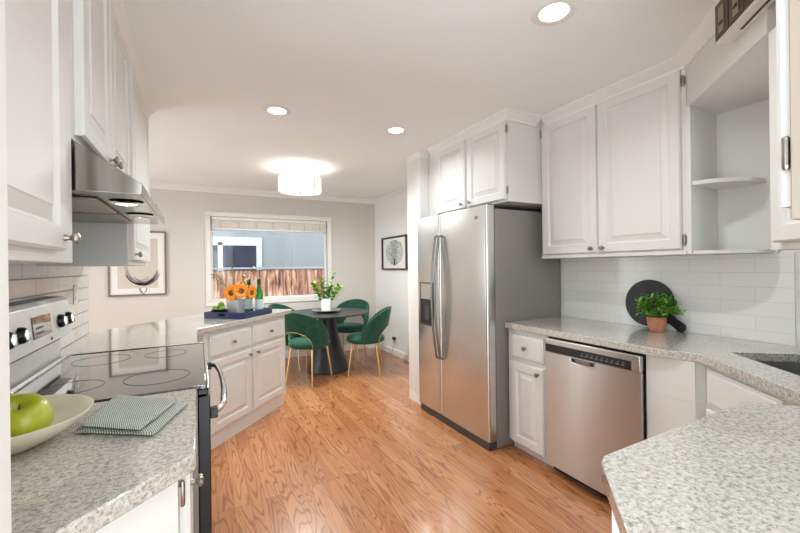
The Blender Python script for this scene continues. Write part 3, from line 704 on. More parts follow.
obj('drain', lathe(bmesh.new(), [(0,0), (.045,0), (.045,.003), (.03,.004), (0,.001)], (cc.x, cc.y, .7005), (0,0,1), 24), M['chrome'], t)
# base units on the right
BF = 2.0
t = thing('base_cabinet', 'narrow white base cabinet with one drawer between refrigerator and dishwasher', 'cabinet', (2.3, 1.91, 0))
obj('cabinet_body', B(BF, 2.588, 1.728, 2.080, .068, .8745), M['cab'], t, bevel=.002)
obj('toe_kick', B(BF+.045, 2.588, 1.728, 2.080, 0, .0675), M['cab'], t)
door(t, (BF-.0005, 1.752, .072), (0,1,0), XN, .290, .572, (.035, .530))
door(t, (BF-.0005, 1.752, .672), (0,1,0), XN, .290, .168, (.145, .084), 'drawer')
t = thing('dishwasher', 'stainless dishwasher with black control strip under the right worktop', 'dishwasher', (2.3, 1.415, 0))
DA, DB = 1.122, 1.716
obj('tub', B(BF+.012, 2.585, DA-.005, DB+.005, .06, .8735), M['black'], t)
obj('kick_plate', B(BF+.03, BF+.09, DA, DB, .003, .0595), M['black'], t)
bm = bmesh.new(); pts = []
for k in range(13):
    s = k/12; pts.append((1.968-.010*math.sin(s*PI), DA+(DB-DA)*s))
pts += [(2.0115, DB), (2.0115, DA)]; prism(bm, pts, .062, .775)
dd = obj('door', bm, M['steelv'], t, smooth=50)
dd['label'] = 'stainless door'
cp = obj('control_panel', B(1.962, 2.0115, DA, DB, .7755, .862), M['steel'], t, bevel=.006, seg=3)
obj('display_strip', B(1.9595, 1.9615, DA+.045, DB-.006, .781, .828), M['black'], cp)
bm = bmesh.new()
for k in range(9): bx(bm, 1.9588, 1.9594, 1.20+k*.030, 1.218+k*.030, .797, .803); bx(bm, 1.9588, 1.9594, 1.20+k*.030, 1.21+k*.030, .810, .814)
obj('button_row', bm, M['inkgrey'], cp)
def dpocket(x0, x1, hw, top, dep):
    bm = bmesh.new(); pts = [(hw, top)]
    for k in range(15):
        a = PI*k/14; c = math.cos(a); sn = math.sin(a)
        pts.append((math.copysign(abs(c)**.55, c)*hw, top-.004-dep*sn**.7))
    pts.append((-hw, top)); fs = []
    for xx in (x0, x1): fs.append([bm.verts.new((xx, 1.442+p[0], p[1])) for p in pts])
    n = len(pts)
    for k in range(n): bm.faces.new((fs[0][k], fs[0][(k+1)%n], fs[1][(k+1)%n], fs[1][k]))
    bm.faces.new(fs[0]); bm.faces.new(fs[1]); bmesh.ops.recalc_face_normals(bm, faces=bm.faces); return bm
hd = obj('handle', dpocket(1.9535, 1.9578, .086, .7745, .032), M['chrome'], dd)
obj('grip_pocket', dpocket(1.9525, 1.9533, .076, .7740, .022), M['filter'], hd)
bm = bmesh.new()
for q in (-.072, .048): bx(bm, 1.9515, 1.9523, 1.442+q, 1.442+q+.024, .752, .772)
obj('grip_painted_shade', bm, M['black'], hd)  # black plates paint the shade at both ends of the grip
bm = bmesh.new(); lathe(bm, [(.016,0), (.019,0), (.019,.001), (.016,.001), (.016,0)], (1.9605, 1.445, .158), (-1,0,0), 24, 1, .6)
for k in range(6): bx(bm, 1.9592, 1.9602, 1.385+k*.007, 1.390+k*.007, .150, .158)
obj('badge', bm, M['darkgrey'], dd)
t = thing('sink_cabinet', 'white angled base cabinet below the corner sink', 'cabinet', (2.2, .7, 0))
obj('cabinet_body', prism(bmesh.new(), [(2.588, 1.113), (BF, 1.113), (BF, .90), (2.045, .875), (1.72, .468), (1.60, .335), (1.60, -.058), (2.0, -.058), (2.588, .722)], .08, .685), M['cab'], t)
bm = bmesh.new(); obx(bm, (BF, .90, .6855), (.011,0,0), (0,.213,0), (0,0,.1885)); v0 = V(2.045, .875, 0); v1 = V(1.72, .468, 0); fd = (v1-v0)
obx(bm, v0+V(0,0,.6855), fd, V(.776,-.63,0)*.012, (0,0,.1885)); obx(bm, (BF+.012, .902, .6855), (.034, -.026, 0), (.006,.009,0), (0,0,.1885)); obj('face_frame', bm, M['cab'], t)
obj('toe_kick', prism(bmesh.new(), [(2.588, 1.11), (BF+.05, 1.11), (BF+.05, .9), (1.78, .46), (1.66, .3), (1.66, -.05), (2.0, -.05), (2.588, .73)], 0, .0795), M['cab'], t)
fdn = fd.normalized(); fo = V(-.776, .63, 0)
rings_ = [(0, .004), (.004, .006)]
obj('apron_panel', rings_panel(bmesh.new(), v0+fdn*.03+fo*.0006+V(0,0,.70), fdn, (0,0,1), fo, .42, .155, DRAWER), M['cab'], t)
door(t, v0+fdn*.03+fo*.0006+V(0,0,.10), fdn, fo, .42, .575)
t = thing('base_cabinet', 'white base cabinet under the near right worktop end', 'cabinet', (1.1, .2, 0))
obj('cabinet_body', B(.72, 1.395, -.058, .470, .08, .8745), M['cab'], t); obj('toe_kick', B(.77, 1.395, -.055, .42, 0, .0795), M['cab'], t)
door(t, (1.37, .4705, .11), (-1,0,0), (0,1,0), .60, .74)

# ------------------------------------------------------------------ lights of the room
def downlight(x, y, label):
    t = local_thing('recessed_light', label, 'ceiling light', (x, y, CEIL), 0, 'recessed ceiling lights')
    obj('trim_ring', lathe(bmesh.new(), [(.060, -.001), (.092, -.001), (.094, -.004), (.086, -.008), (.062, -.006), (.060, -.001)], (0,0,0), (0,0,1), 36), M['trim'], t)
    obj('lens', lathe(bmesh.new(), [(0, -.0015), (.0595, -.0015), (.0595, -.004), (0, -.005)], (0,0,0), (0,0,1), 32), M['lamp'], t)
    l = bpy.data.lights.new('bulb', 'AREA'); l.shape = 'DISK'; l.size = .115; l.energy = LAMP_W; l.spread = math.radians(150); l.color = (.95, .99, .97)
    lo = bpy.data.objects.new('bulb', l); C.objects.link(lo); lo.parent = t; lo.location = (0, 0, -.012)
    return t
downlight(1.378, 1.135, 'largest round recessed ceiling light near the right upper cabinets')
downlight(.499, 2.735, 'round recessed ceiling light at left above the peninsula')
downlight(1.420, 2.705, 'small round recessed ceiling light in front of the refrigerator cabinet')
t = local_thing('pendant_light', 'white drum shade ceiling light hanging over the dining table', 'ceiling light', (1.01, 4.22, 0))
obj('canopy', lathe(bmesh.new(), [(0, 2.429), (.062, 2.429), (.060, 2.412), (.045, 2.398), (.012, 2.392), (0, 2.392)], (0,0,0), (0,0,1), 28), M['chrome'], t)
obj('stem', tube(bmesh.new(), [(0,0,2.391), (0,0,2.19)], .008), M['chrome'], t)
sh = obj('drum_shade', lathe(bmesh.new(), [(.232, 2.170), (.232, 2.318), (.228, 2.318), (.228, 2.170), (.232, 2.170)], (0,0,0), (0,0,1), 48), M['shade'], t)
obj('seam', B(.10, .104, -.2105, -.2085, 2.172, 2.316), M['frame_grey'], sh)
obj('diffuser', lathe(bmesh.new(), [(0, 2.1745), (.2275, 2.1745), (.2275, 2.168), (0, 2.164)], (0,0,0), (0,0,1), 40), M['diffuser'], t)
obj('finial', lathe(bmesh.new(), [(0, 2.163), (.012, 2.163), (.010, 2.150), (.004, 2.146), (0, 2.145)], (0,0,0), (0,0,1), 16), M['pewter'], t)
l = bpy.data.lights.new('bulb', 'POINT'); l.energy = PENDANT_W; l.shadow_soft_size = .06; l.color = (.95, 1, .98)
lo = bpy.data.objects.new('bulb', l); C.objects.link(lo); lo.parent = t; lo.location = (.06, 0, 2.235)
l = bpy.data.lights.new('bulb', 'AREA'); l.shape = 'DISK'; l.size = .42; l.energy = DIFFUSER_W; l.color = (.95, 1, .98)
lo = bpy.data.objects.new('bulb', l); C.objects.link(lo); lo.parent = t; lo.location = (0, 0, 2.14)

# ------------------------------------------------------------------ dining set
TX, TY = 1.49, 4.84
t = local_thing('dining_table', 'round black dining table with flared pedestal by the window', 'table', (TX, TY, 0))
obj('tabletop', lathe(bmesh.new(), [(0, .716), (.44, .716), (.525, .728), (.54, .737), (.537, .745), (0, .745)], (0,0,0), (0,0,1), 64), M['blackwood'], t)
obj('pedestal', lathe(bmesh.new(), [(0, 0), (.285, 0), (.288, .012), (.27, .05), (.225, .16), (.18, .30), (.145, .44), (.122, .56), (.115, .66), (.120, .7155), (0, .7155)], (0,0,0), (0,0,1), 48), M['blackwood'], t)
def make_chair(label, loc, rotz):
    t = local_thing('dining_chair', label, 'chair', loc, rotz, 'green velvet dining chairs')
    R = .245
    # seat: rounded cushion
    bm = lathe(bmesh.new(), [(0, .395), (.17, .395), (.215, .400), (.235, .418), (.24, .445), (.232, .472), (.20, .488), (.11, .496), (0, .498)], (0, .02, 0), (0,0,1), 40)
    obj('seat', bm, M['velvet'], t, smooth=60)
    # wrap-round back with an arched opening low in the middle
    A = math.radians(98); n, m = 48, 12; bm = bmesh.new()
    def up(th): return .475+.36*max(0, math.cos(th*.91))**.60*(1 if abs(th) < A else 0)
    def lo(th):
        s = abs(th)/math.radians(46)
        return .425+(.185*math.sqrt(max(0, 1-s*s)) if s < 1 else 0)
    def pos(th, z, off):
        lean = max(0, z-.45)*.20; r = R+off+lean*(.4+.6*max(0, math.cos(th)))
        return V(r*math.sin(th), .02-r*math.cos(th), z)
    G = [[[None]*(m+1) for _ in range(n+1)] for _ in range(2)]
    for i in range(n+1):
        th = -A+2*A*i/n; a, b = lo(th), max(up(th), lo(th)+.03)
        for j in range(m+1):
            z = a+(b-a)*j/m; th_k = .017*(1-.35*(j/m)**4)
            G[0][i][j] = bm.verts.new(pos(th, z, -th_k)); G[1][i][j] = bm.verts.new(pos(th, z, th_k))
    for i in range(n):
        for j in range(m):
            bm.faces.new((G[0][i][j], G[0][i+1][j], G[0][i+1][j+1], G[0][i][j+1])); bm.faces.new((G[1][i][j], G[1][i][j+1], G[1][i+1][j+1], G[1][i+1][j]))
        bm.faces.new((G[0][i][m], G[0][i+1][m], G[1][i+1][m], G[1][i][m])); bm.faces.new((G[0][i][0], G[1][i][0], G[1][i+1][0], G[0][i+1][0]))
    for i in (0, n):
        for j in range(m): bm.faces.new((G[0][i][j], G[0][i][j+1], G[1][i][j+1], G[1][i][j]))
    bmesh.ops.recalc_face_normals(bm, faces=bm.faces)
    bk = obj('backrest', bm, M['velvet'], t, smooth=50, bevel=.006, seg=3)
    pts = [pos(-math.radians(46)+math.radians(92)*i/32, lo(-math.radians(46)+math.radians(92)*i/32)-.003, .018) for i in range(33)]
    obj('arch_trim', tube(bmesh.new(), pts, .0042, 8), M['brass'], bk)
    for sx, sy in ((-1,1), (1,1), (-1,-1), (1,-1)):
        top = V(sx*.150, .02+sy*.145, .394); bot = V(sx*.185, .02+sy*.195, 0)
        obj('leg', tube(bmesh.new(), [top, top.lerp(bot, .5), bot], [.0115, .0098, .007], 12), M['brass'], t)
    return t
def face(dx, dy): return math.atan2(dy, dx)-PI/2
c0 = make_chair('green velvet chair with its back to the camera, beside the peninsula end', (1.140, 4.470, 0), face(.32, .25))
copy_tree(c0, None, (1.865, 4.40, 0), face(-.30, .17), 'green velvet chair at the right of the table, seen from the side')
copy_tree(c0, None, (1.97, 5.27, 0), face(-.34, -.40), 'green velvet chair behind the round table in front of the far wall')
copy_tree(c0, None, (1.12, 5.23, 0), face(.42, -.40), 'green velvet chair under the window, mostly hidden by the peninsula')
# table dressing
t = thing('serving_plate', 'shallow grey stoneware plate in the middle of the dining table', 'plate', (1.475, 4.83, .745))
obj('plate', lathe(bmesh.new(), [(0, .7455), (.09, .7455), (.165, .768), (.185, .779), (.183, .783), (.16, .775), (.09, .752), (0, .752)], (1.475, 4.83, 0), (0,0,1), 40), M['stone_grey'], t)
def leaf(bm, p, d, up, L, W, bend=.15):
    d = Vector(d).normalized(); up = Vector(up); s = d.cross(up)
    if s.length < 1e-4: s = d.orthogonal()
    s.normalize(); up = s.cross(d).normalized(); p = Vector(p)
    a = bm.verts.new(p); m0 = bm.verts.new(p+d*L*.5+up*L*bend*.3); tip = bm.verts.new(p+d*L-up*L*bend)
    l0 = bm.verts.new(p+d*L*.28+s*W*.42+up*W*.12); l1 = bm.verts.new(p+d*L*.66+s*W*.40+up*W*.08-up*L*bend*.4)
    r0 = bm.verts.new(p+d*L*.28-s*W*.42+up*W*.12); r1 = bm.verts.new(p+d*L*.66-s*W*.40+up*W*.08-up*L*bend*.4)
    bm.faces.new((a, l0, m0)); bm.faces.new((l0, l1, m0)); bm.faces.new((l1, tip, m0)); bm.faces.new((tip, r1, m0)); bm.faces.new((r1, r0, m0)); bm.faces.new((r0, a, m0))
VX, VY, VZ = 1.480, 4.845, .7525
t = thing('flower_vase', 'white ceramic vase on the dining table plate', 'vase', (VX, VY, VZ))
obj('vase_body', lathe(bmesh.new(), [(0, 0), (.056, 0), (.062, .006), (.070, .06), (.068, .150), (.064, .170), (.058, .170), (.060, .06), (.05, .012), (0, .012)], (VX, VY, VZ), (0,0,1), 32), M['white_ceramic'], t)
def sprig(name, label, cat, base, tip, n, L, W, mat, stemmat, group, curve=.1, spread=.6):
    base, tip = Vector(base), Vector(tip); t = thing(name, label, cat, base[:], 0, group)
    side = V(tip.x-base.x, tip.y-base.y, 0); pts = []
    for k in range(9):
        s = k/8; p = base.lerp(tip, s); p += V(0,0,1)*curve*math.sin(s*PI)*.5*(tip-base).length; pts.append(p)
    obj('stem', tube(bmesh.new(), pts, [.0028-.0014*k/8 for k in range(9)], 6), M[stemmat], t)
    bm = bmesh.new()
    for k in range(n):
        s = .30+.70*k/(n-1); i = min(7, int(s*8)); p = pts[i].lerp(pts[i+1], s*8-i); tn = (pts[i+1]-pts[i]).normalized()
        a = k*2.4+random.uniform(-.4, .4); u, v, _ = frame_of(tn)
        d = tn*.6+(u*math.cos(a)+v*math.sin(a))*spread*1.4
        leaf(bm, p, d, V(0,0,1), L*random.uniform(.75, 1.1), W*random.uniform(.8, 1.1))
    obj('leaves', bm, M[mat], t, smooth=60); return t
vt = V(VX, VY, VZ+.045)
greens = [((-.17, .02, .30), 'leafy green branch reaching left from the vase on the dining table'), ((-.07, -.03, .36), 'upright left leafy green branch in the vase on the dining table'), ((.06, .0, .27), 'short middle leafy green branch in the vase on the dining table'),
          ((.17, -.06, .26), 'leafy green branch drooping right from the vase on the dining table'), ((.10, -.03, .46), 'tallest leafy green branch rising from the vase on the dining table')]
for i, (d, lb) in enumerate(greens):
    a = Vector(d); sprig('leafy_branch', lb, 'branch', vt+V(a.x*.12, a.y*.12, -.015+.004*i), vt+a, 26 if i < 4 else 14, .10 if i < 4 else .07, .055 if i < 4 else .04, 'leaflight', 'stem', 'branches in the dining table vase', .12)

# ------------------------------------------------------------------ tray on the peninsula
A0 = V(.327, 3.336, 0); ta = V(-.285, .259, 0).normalized(); tb = V(.259, .285, 0).normalized()
TL, TW = .385, .405
t = thing('serving_tray', 'navy blue lacquered tray with cutout handles on the peninsula', 'tray', (A0+ta*TL/2+tb*TW/2+V(0,0,.916))[:])
bm = bmesh.new(); zt = V(0,0,.916); wl = .010; ht = .042
obx(bm, A0+zt, ta*TL, tb*TW, (0,0,.008))
obj('tray_base', bm, M['navy'], t)
def side(o, u, n, L, slot):
    bm = bmesh.new()
    if slot:
        obx(bm, o, u*(L/2-.05), n*wl, (0,0,ht)); obx(bm, o+u*(L/2+.05), u*(L/2-.05), n*wl, (0,0,ht))
        obx(bm, o+u*(L/2-.05), u*.10, n*wl, (0,0,.012)); obx(bm, o+u*(L/2-.05)+V(0,0,.030), u*.10, n*wl, (0,0,ht-.030))
    else: obx(bm, o, u*L, n*wl, (0,0,ht))
    obj('tray_side', bm, M['navy'], t)
z2 = V(0,0,.9245)
side(A0+z2, ta, tb, TL, True); side(A0+z2+tb*(TW-wl), ta, tb, TL, True)
side(A0+z2+tb*(wl+.0005), tb, ta, TW-2*wl-.001, False); side(A0+z2+tb*(wl+.0005)+ta*(TL-wl), tb, ta, TW-2*wl-.001, False)
TZ = .9250
SV = A0+ta*.235+tb*.215+V(0,0,TZ)
t = thing('flower_pot', 'white tapered square pot holding the sunflowers on the blue tray', 'pot', SV[:])
def sq(bm, o, rings, rot, closed_bottom=True):
    R = []
    for r, h in rings:
        ring = []
        for k in range(4):
            for j in (-1, 0, 1):
                a = rot+k*PI/2+j*.16; rr = r*(1.32 if j == 0 else 1.25)
                ring.append(bm.verts.new(Vector(o)+V(rr*math.cos(a), rr*math.sin(a), h)))
        R.append(ring)
    n = 12
    for a, b in zip(R, R[1:]):
        for k in range(n): bm.faces.new((a[k], a[(k+1)%n], b[(k+1)%n], b[k]))
    bm.faces.new(R[0]); bm.faces.new(R[-1]); bmesh.ops.recalc_face_normals(bm, faces=bm.faces); return bm
obj('pot_body', sq(bmesh.new(), SV, [(.047, 0), (.050, .004), (.064, .130), (.065, .134), (.060, .134), (.058, .125)], .03), M['white_ceramic'], t)
obj('soil', sq(bmesh.new(), SV+V(0,0,.1255), [(.0565, 0), (.055, .003)], .03), M['soil'], t)
def ray_pt(u, v, fwd):
    return V(0,0,EYE)+(_R*((u-400)/F)+_D*((v-266.5)/F)+_f)*fwd
vc = (V(0,0,EYE)-SV).normalized()
def sunflower(label, c, n, r, np_=18):
    n = Vector(n).normalized(); c = Vector(c)
    t = thing('sunflower', label, 'flower', (SV+V(0,0,.129))[:], 0, 'sunflowers in the white pot')
    u, v, _ = frame_of(n); bm = bmesh.new()
    for ring, (rr, tilt, k0) in enumerate(((r, .12, 0), (r*.86, .35, .5))):
        for k in range(np_):
            a = 2*PI*(k+k0)/np_+random.uniform(-.06, .06); d = u*math.cos(a)+v*math.sin(a)
            leaf(bm, c+d*r*.24, d+n*tilt, n, (rr-r*.24)*random.uniform(.9, 1.08), r*.34, .10)
    obj('petals', bm, M['petal'], t, smooth=60)
    obj('disc', lathe(bmesh.new(), [(0, -.006), (r*.28, -.006), (r*.33, .003), (r*.27, .010), (r*.13, .010), (0, .007)], c, n, 24), M['disc'], t)
    root = SV+V(random.uniform(-.02,.02), random.uniform(-.02,.02), .130)
    obj('stem', tube(bmesh.new(), [root, root.lerp(c-n*.05, .6)+V(0,0,.02), c-n*.008], .0045, 8), M['stem'], t)
    bm = bmesh.new()
    for k in range(9):
        a = 2*PI*k/9; d = u*math.cos(a)+v*math.sin(a); leaf(bm, c-n*.010+d*.008, d-n*.15, n, r*.55, r*.25)
    obj('sepals', bm, M['leafdark'], t)
rgt = V(_r.x, _r.y, 0)
D0 = 3.36
sunflower('left sunflower of the bunch, facing the camera', ray_pt(231.3, 293.0, D0-.07), vc-rgt*.35+V(0,0,.05), .076)
sunflower('middle sunflower of the bunch, facing the camera above the pot centre', ray_pt(241.0, 291.0, D0-.05), vc+rgt*.05+V(0,0,.25), .078)
sunflower('highest small sunflower behind the middle one in the pot', ray_pt(241.5, 284.5, D0+.03), vc+V(0,0,.9), .052)
sunflower('right sunflower turned sideways toward the bottles', ray_pt(251.5, 292.5, D0+.0), vc*.45+rgt*.9, .068)
lr = V(0,0,.0)
sp0 = SV+V(0,0,.131)
for i, (u, v, n, lb) in enumerate(((211.5, 274, 16, 'olive sprig leaning far left out of the sunflower pot'), (219, 279, 14, 'short olive sprig left of the sunflowers'), (231, 265.5, 20, 'tallest olive sprig standing behind the sunflowers'),
                                   (247, 271, 16, 'olive sprig rising right of the middle sunflower'), (255.5, 269, 14, 'olive sprig at the right, behind the bottle necks'))):
    tip = ray_pt(u, v, D0+.05+.03*(i%3)); b0 = sp0+V(-.028+.014*i, .012*((i%2)*2-1), 0)
    sprig('olive_sprig', lb, 'sprig', b0, tip, int(n*1.5), .038, .017, 'euca', 'twig', 'sprigs in the sunflower pot', .10, .8)
bm = None
# limes in a black dish
LB = A0+ta*.305+tb*.085+V(0,0,TZ)
t = thing('fruit_dish', 'small black dish of limes on the blue tray', 'dish', LB[:])
obj('dish', lathe(bmesh.new(), [(0, 0), (.042, 0), (.050, .020), (.060, .058), (.056, .058), (.046, .030), (.04, .024), (0, .024)], LB, (0,0,1), 28), M['black'], t)
for i, (dx, dy, dz, lb) in enumerate(((-.024, .020, .058, 'left lime in the black dish on the blue tray'), (.024, -.018, .057, 'front right lime in the black dish on the blue tray'), (.016, .012, .093, 'topmost lime piled in the black dish on the blue tray'))):
    p = LB+V(dx, dy, dz)
    bm = lathe(bmesh.new(), [(0, -.031), (.005, -.030), (.014, -.025), (.023, -.012), (.0255, 0), (.023, .012), (.014, .025), (.005, .030), (0, .033)], p, (random.uniform(-1,1), random.uniform(-.4,.4), .3), 20)
    tag(obj('lime', bm, M['lime'], smooth=70), lb, 'lime', 'limes in the black dish')
# green bottles
def bottle(label, p):
    p = Vector(p); t = thing('glass_bottle', label, 'bottle', p[:], 0, 'green glass bottles')
    obj('bottle_glass', lathe(bmesh.new(), [(0, .004), (.020, .0), (.033, .003), (.035, .012), (.035, .165), (.032, .190), (.022, .222), (.0145, .250), (.0135, .290), (0, .290)], p, (0,0,1), 28), M['bottle'], t)
    obj('paper_label', lathe(bmesh.new(), [(.0352, .035), (.0357, .035), (.0357, .125), (.0352, .125), (.0352, .035)], p, (0,0,1), 28), M['label'], t)
    obj('foil_cap', lathe(bmesh.new(), [(.0140, .256), (.0150, .256), (.0152, .302), (.012, .306), (0, .306), (0, .2905), (.0140, .2905)], p, (0,0,1), 20), M['foil'], t)
def zpt(u, v, z):
    d = _R*((u-400)/F)+_D*((v-266.5)/F)+_f; return V(0,0,EYE)+d*((z-EYE)/d.z)
bottle('green glass bottle at the right end of the blue tray, rightmost of the two', A0+ta*.095+tb*.348+V(0,0,TZ))
bottle('green glass bottle between the sunflower pot and the other bottle', A0+ta*.200+tb*.348+V(0,0,TZ))

# ------------------------------------------------------------------ left worktop objects
BC = V(-.415, 1.235, .9155)
t = thing('fruit_bowl', 'wide cream stoneware bowl with green apples on the left worktop', 'bowl', BC[:])
obj('bowl', lathe(bmesh.new(), [(0, .002), (.080, 0), (.086, .003), (.10, .010), (.150, .040), (.172, .062), (.173, .067), (.168, .068), (.160, .062), (.135, .040), (.09, .018), (0, .012)], BC, (0,0,1), 56), M['cream_ceramic'], t, smooth=60)
AP = [(0, .012), (.012, .004), (.022, 0), (.036, .006), (.048, .026), (.053, .050), (.051, .070), (.043, .086), (.030, .094), (.016, .092), (.006, .084), (0, .078)]
def apple(label, p, ax, s=1.0):
    p = Vector(p); ax = Vector(ax).normalized(); t = thing('green_apple', label, 'apple', p[:], 0, 'green apples in the bowl')
    bm = lathe(bmesh.new(), [(r*s, h*s) for r, h in AP], p, ax, 32)
    for v in bm.verts: v.co += (v.co-p)*.03*math.sin(5*math.atan2(v.co.y-p.y, v.co.x-p.x))*.5
    obj('peel', bm, M['apple'], t, smooth=70)
    obj('stem', tube(bmesh.new(), [p+ax*.079*s, p+ax*.088*s+V(.001,0,0), p+ax*.094*s+V(.003,0,0)], .0016, 6), M['twig'], t)
apple('larger green apple at the front of the cream bowl, dimple up', BC+V(.046, -.036, .0185), (.10, -.42, 1), 1.12)
apple('green apple at the back of the cream bowl, cut off by the wall edge', BC+V(-.025, .058, .0165), (-.10, .10, 1), .96)
# folded towel
tA, tB, tC, tD = V(-.235, 1.492, 0), V(-.033, 1.325, 0), V(-.100, 1.115, 0), V(-.280, 1.236, 0)
t = thing('dish_towel', 'folded green and white checked towel beside the fruit bowl', 'towel', (-.16, 1.29, .9155))
def cloth_layer(c, z, th, shrink, seed):
    bm = bmesh.new(); n = 22; uvl = bm.loops.layers.uv.new('UVMap'); G = {}
    cen = sum((Vector(p) for p in c), V(0,0,0))/4; cs = [cen+(p-cen)*shrink for p in c]
    for i in range(n+1):
        for j in range(n+1):
            a, b = i/n, j/n; p = cs[0].lerp(cs[1], a).lerp(cs[3].lerp(cs[2], a), b)
            wob = .004*noise.noise(V(p.x*14, p.y*14, seed)); edge = min(a, 1-a, b, 1-b)
            rd = math.sqrt(max(0, 1-(1-min(1, edge*9))**2))
            p += V(noise.noise(V(p.y*18, seed, 0)), noise.noise(V(p.x*18, 0, seed)), 0)*.004*(1-rd)
            G[i, j, 1] = bm.verts.new(p+V(0,0,z+th*.5+th*.5*rd+wob*rd+.001)); G[i, j, 0] = bm.verts.new(p+V(0,0,z+th*.5-th*.5*rd))
    uvs = {G[k]: (k[0]/n, k[1]/n) for k in G}; F_ = []
    for i in range(n):
        for j in range(n):
            F_.append(bm.faces.new((G[i,j,1], G[i,j+1,1], G[i+1,j+1,1], G[i+1,j,1]))); F_.append(bm.faces.new((G[i,j,0], G[i+1,j,0], G[i+1,j+1,0], G[i,j+1,0])))
    for k in range(n):
        for a, b in (((k,0),(k+1,0)), ((k+1,n),(k,n)), ((0,k+1),(0,k)), ((n,k),(n,k+1))): F_.append(bm.faces.new((G[a+(0,)], G[b+(0,)], G[b+(1,)], G[a+(1,)])))
    for f in bm.faces:
        for l in f.loops: l[uvl].uv = uvs[l.vert]
    bmesh.ops.recalc_face_normals(bm, faces=bm.faces); return bm
obj('lower_fold', cloth_layer([tA, tB, tC, tD], .9155, .011, 1.0, 1.3), M['cloth'], t, smooth=60)
c2 = [tA+V(.004,-.006,0), tB+V(-.022, .004, 0), tC+V(-.030, .012, 0), tD+V(.005, .006, 0)]
obj('upper_fold', cloth_layer(c2, .9292, .010, .985, 4.1), M['cloth'], t, smooth=60)

# ------------------------------------------------------------------ right worktop objects
bc = V(2.572, 1.406, 1.085); tilt = math.radians(5)
t = thing('serving_board', 'round black board with handle leaning on the tiled backsplash', 'board', (2.55, 1.383, .9155))
bm = bmesh.new(); Rb = .149
ang = math.atan2(-.135, -.19); hw = .027; pts = []
a0 = math.asin(hw/Rb)*1.25
for k in range(49):
    a = ang+a0+(2*PI-2*a0)*k/48; pts.append((Rb*math.cos(a), Rb*math.sin(a)))
du = V(math.cos(ang), math.sin(ang), 0); dv = V(-du.y, du.x, 0)
for s, w_ in ((.18, -.024), (.215, -.026)): q = du*s+dv*w_; pts.append((q.x, q.y))
for k in range(9):
    a = -PI/2+PI*k/8; q = du*(.228+.028*math.cos(a))+dv*(.028*math.sin(a)); pts.append((q.x, q.y))
for s, w_ in ((.215, .026), (.18, .024)): q = du*s+dv*w_; pts.append((q.x, q.y))
hc = du*.226; hl = [(hc.x+.007*math.cos(2*PI*k/14), hc.y+.007*math.sin(2*PI*k/14)) for k in range(14)]
prism(bm, pts, -.008, .008, [hl])
mt = Matrix(((0,0,-1,0), (1,0,0,0), (0,1,0,0), (0,0,0,1)))   # board plane -> (y, z), thickness -> -x
bm.transform(Matrix.Translation(bc) @ Matrix.Rotation(tilt, 4, 'Y') @ mt)
bmesh.ops.recalc_face_normals(bm, faces=bm.faces)
zmin = min(v.co.z for v in bm.verts); bmesh.ops.translate(bm, verts=bm.verts, vec=(0, 0, .9158-zmin))
xm = max(v.co.x for v in bm.verts); bmesh.ops.translate(bm, verts=bm.verts, vec=(2.588-xm, 0, 0))
obj('board', bm, M['slate'], t, smooth=30, bevel=.003)
PC = V(2.452, 1.302, .9155)
t = thing('potted_plant', 'small bushy green plant in a terracotta pot on the right worktop', 'potted plant', PC[:])
obj('pot', lathe(bmesh.new(), [(0, 0), (.034, 0), (.040, .006), (.047, .045), (.052, .082), (.052, .090), (.047, .090), (.044, .075), (0, .075)], PC, (0,0,1), 28), M['terracotta'], t)
obj('soil', lathe(bmesh.new(), [(0, .0755), (.043, .0755), (.040, .082), (0, .084)], PC, (0,0,1), 20), M['soil'], t)
bms, bml = bmesh.new(), bmesh.new()
for k in range(46):
    a = random.uniform(0, 2*PI); e = random.uniform(.05, 1.0); rr = .136*math.cos(e*1.25)*random.uniform(.75, 1)+.01; hh = .018+.122*math.sin(e*1.3)*random.uniform(.8, 1.05)
    b0 = PC+V(math.cos(a)*.015, math.sin(a)*.015, .082); tp = PC+V(math.cos(a)*rr*.92, math.sin(a)*rr, .09+hh)
    if tp.x > 2.50: tp.x = 2.50
    md = b0.lerp(tp, .5)+V(0,0,.02); tube(bms, [b0, md, tp], [.0018, .0014, .001], 5)
    for j in range(9):
        s = .45+.55*j/8; p = b0.lerp(md, s*2) if s < .5 else md.lerp(tp, s*2-1); tn = (tp-b0).normalized()
        u, v, _ = frame_of(tn); q = j*2.4+k; d = tn*.7+(u*math.cos(q)+v*math.sin(q))*.9
        leaf(bml, p, d, V(0,0,1), random.uniform(.026, .042), random.uniform(.014, .020), .2)
obj('stems', bms, M['stem'], t); obj('foliage', bml, M['leaf'], t, smooth=60)

# ------------------------------------------------------------------ pictures and outlets
def picture(label, o, ux, n, w, h, fw, fm, depth, matw, print_mat):
    o, ux, n = map(Vector, (o, ux, n)); uz = V(0,0,1); c = o+ux*w/2+uz*h/2
    t = local_thing('framed_picture', label, 'picture', c[:])
    MWI[t.name] = Matrix.Translation(c).inverted()
    bm = bmesh.new()
    obx(bm, o, ux*w, n*depth, uz*fw); obx(bm, o+uz*(h-fw), ux*w, n*depth, uz*fw); obx(bm, o+uz*fw, ux*fw, n*depth, uz*(h-2*fw)); obx(bm, o+ux*(w-fw)+uz*fw, ux*fw, n*depth, uz*(h-2*fw))
    obj('frame', bm, fm, t, bevel=.001)
    e = .0008
    obj('mat_board', obx(bmesh.new(), o+ux*(fw+e)+uz*(fw+e)+n*.004, ux*(w-2*fw-2*e), n*.006, uz*(h-2*fw-2*e)), M['mat'], t)
    obj('print', obx(bmesh.new(), o+ux*(fw+matw)+uz*(fw+matw)+n*.0105, ux*(w-2*fw-2*matw), n*.001, uz*(h-2*fw-2*matw)), print_mat, t)
    return t
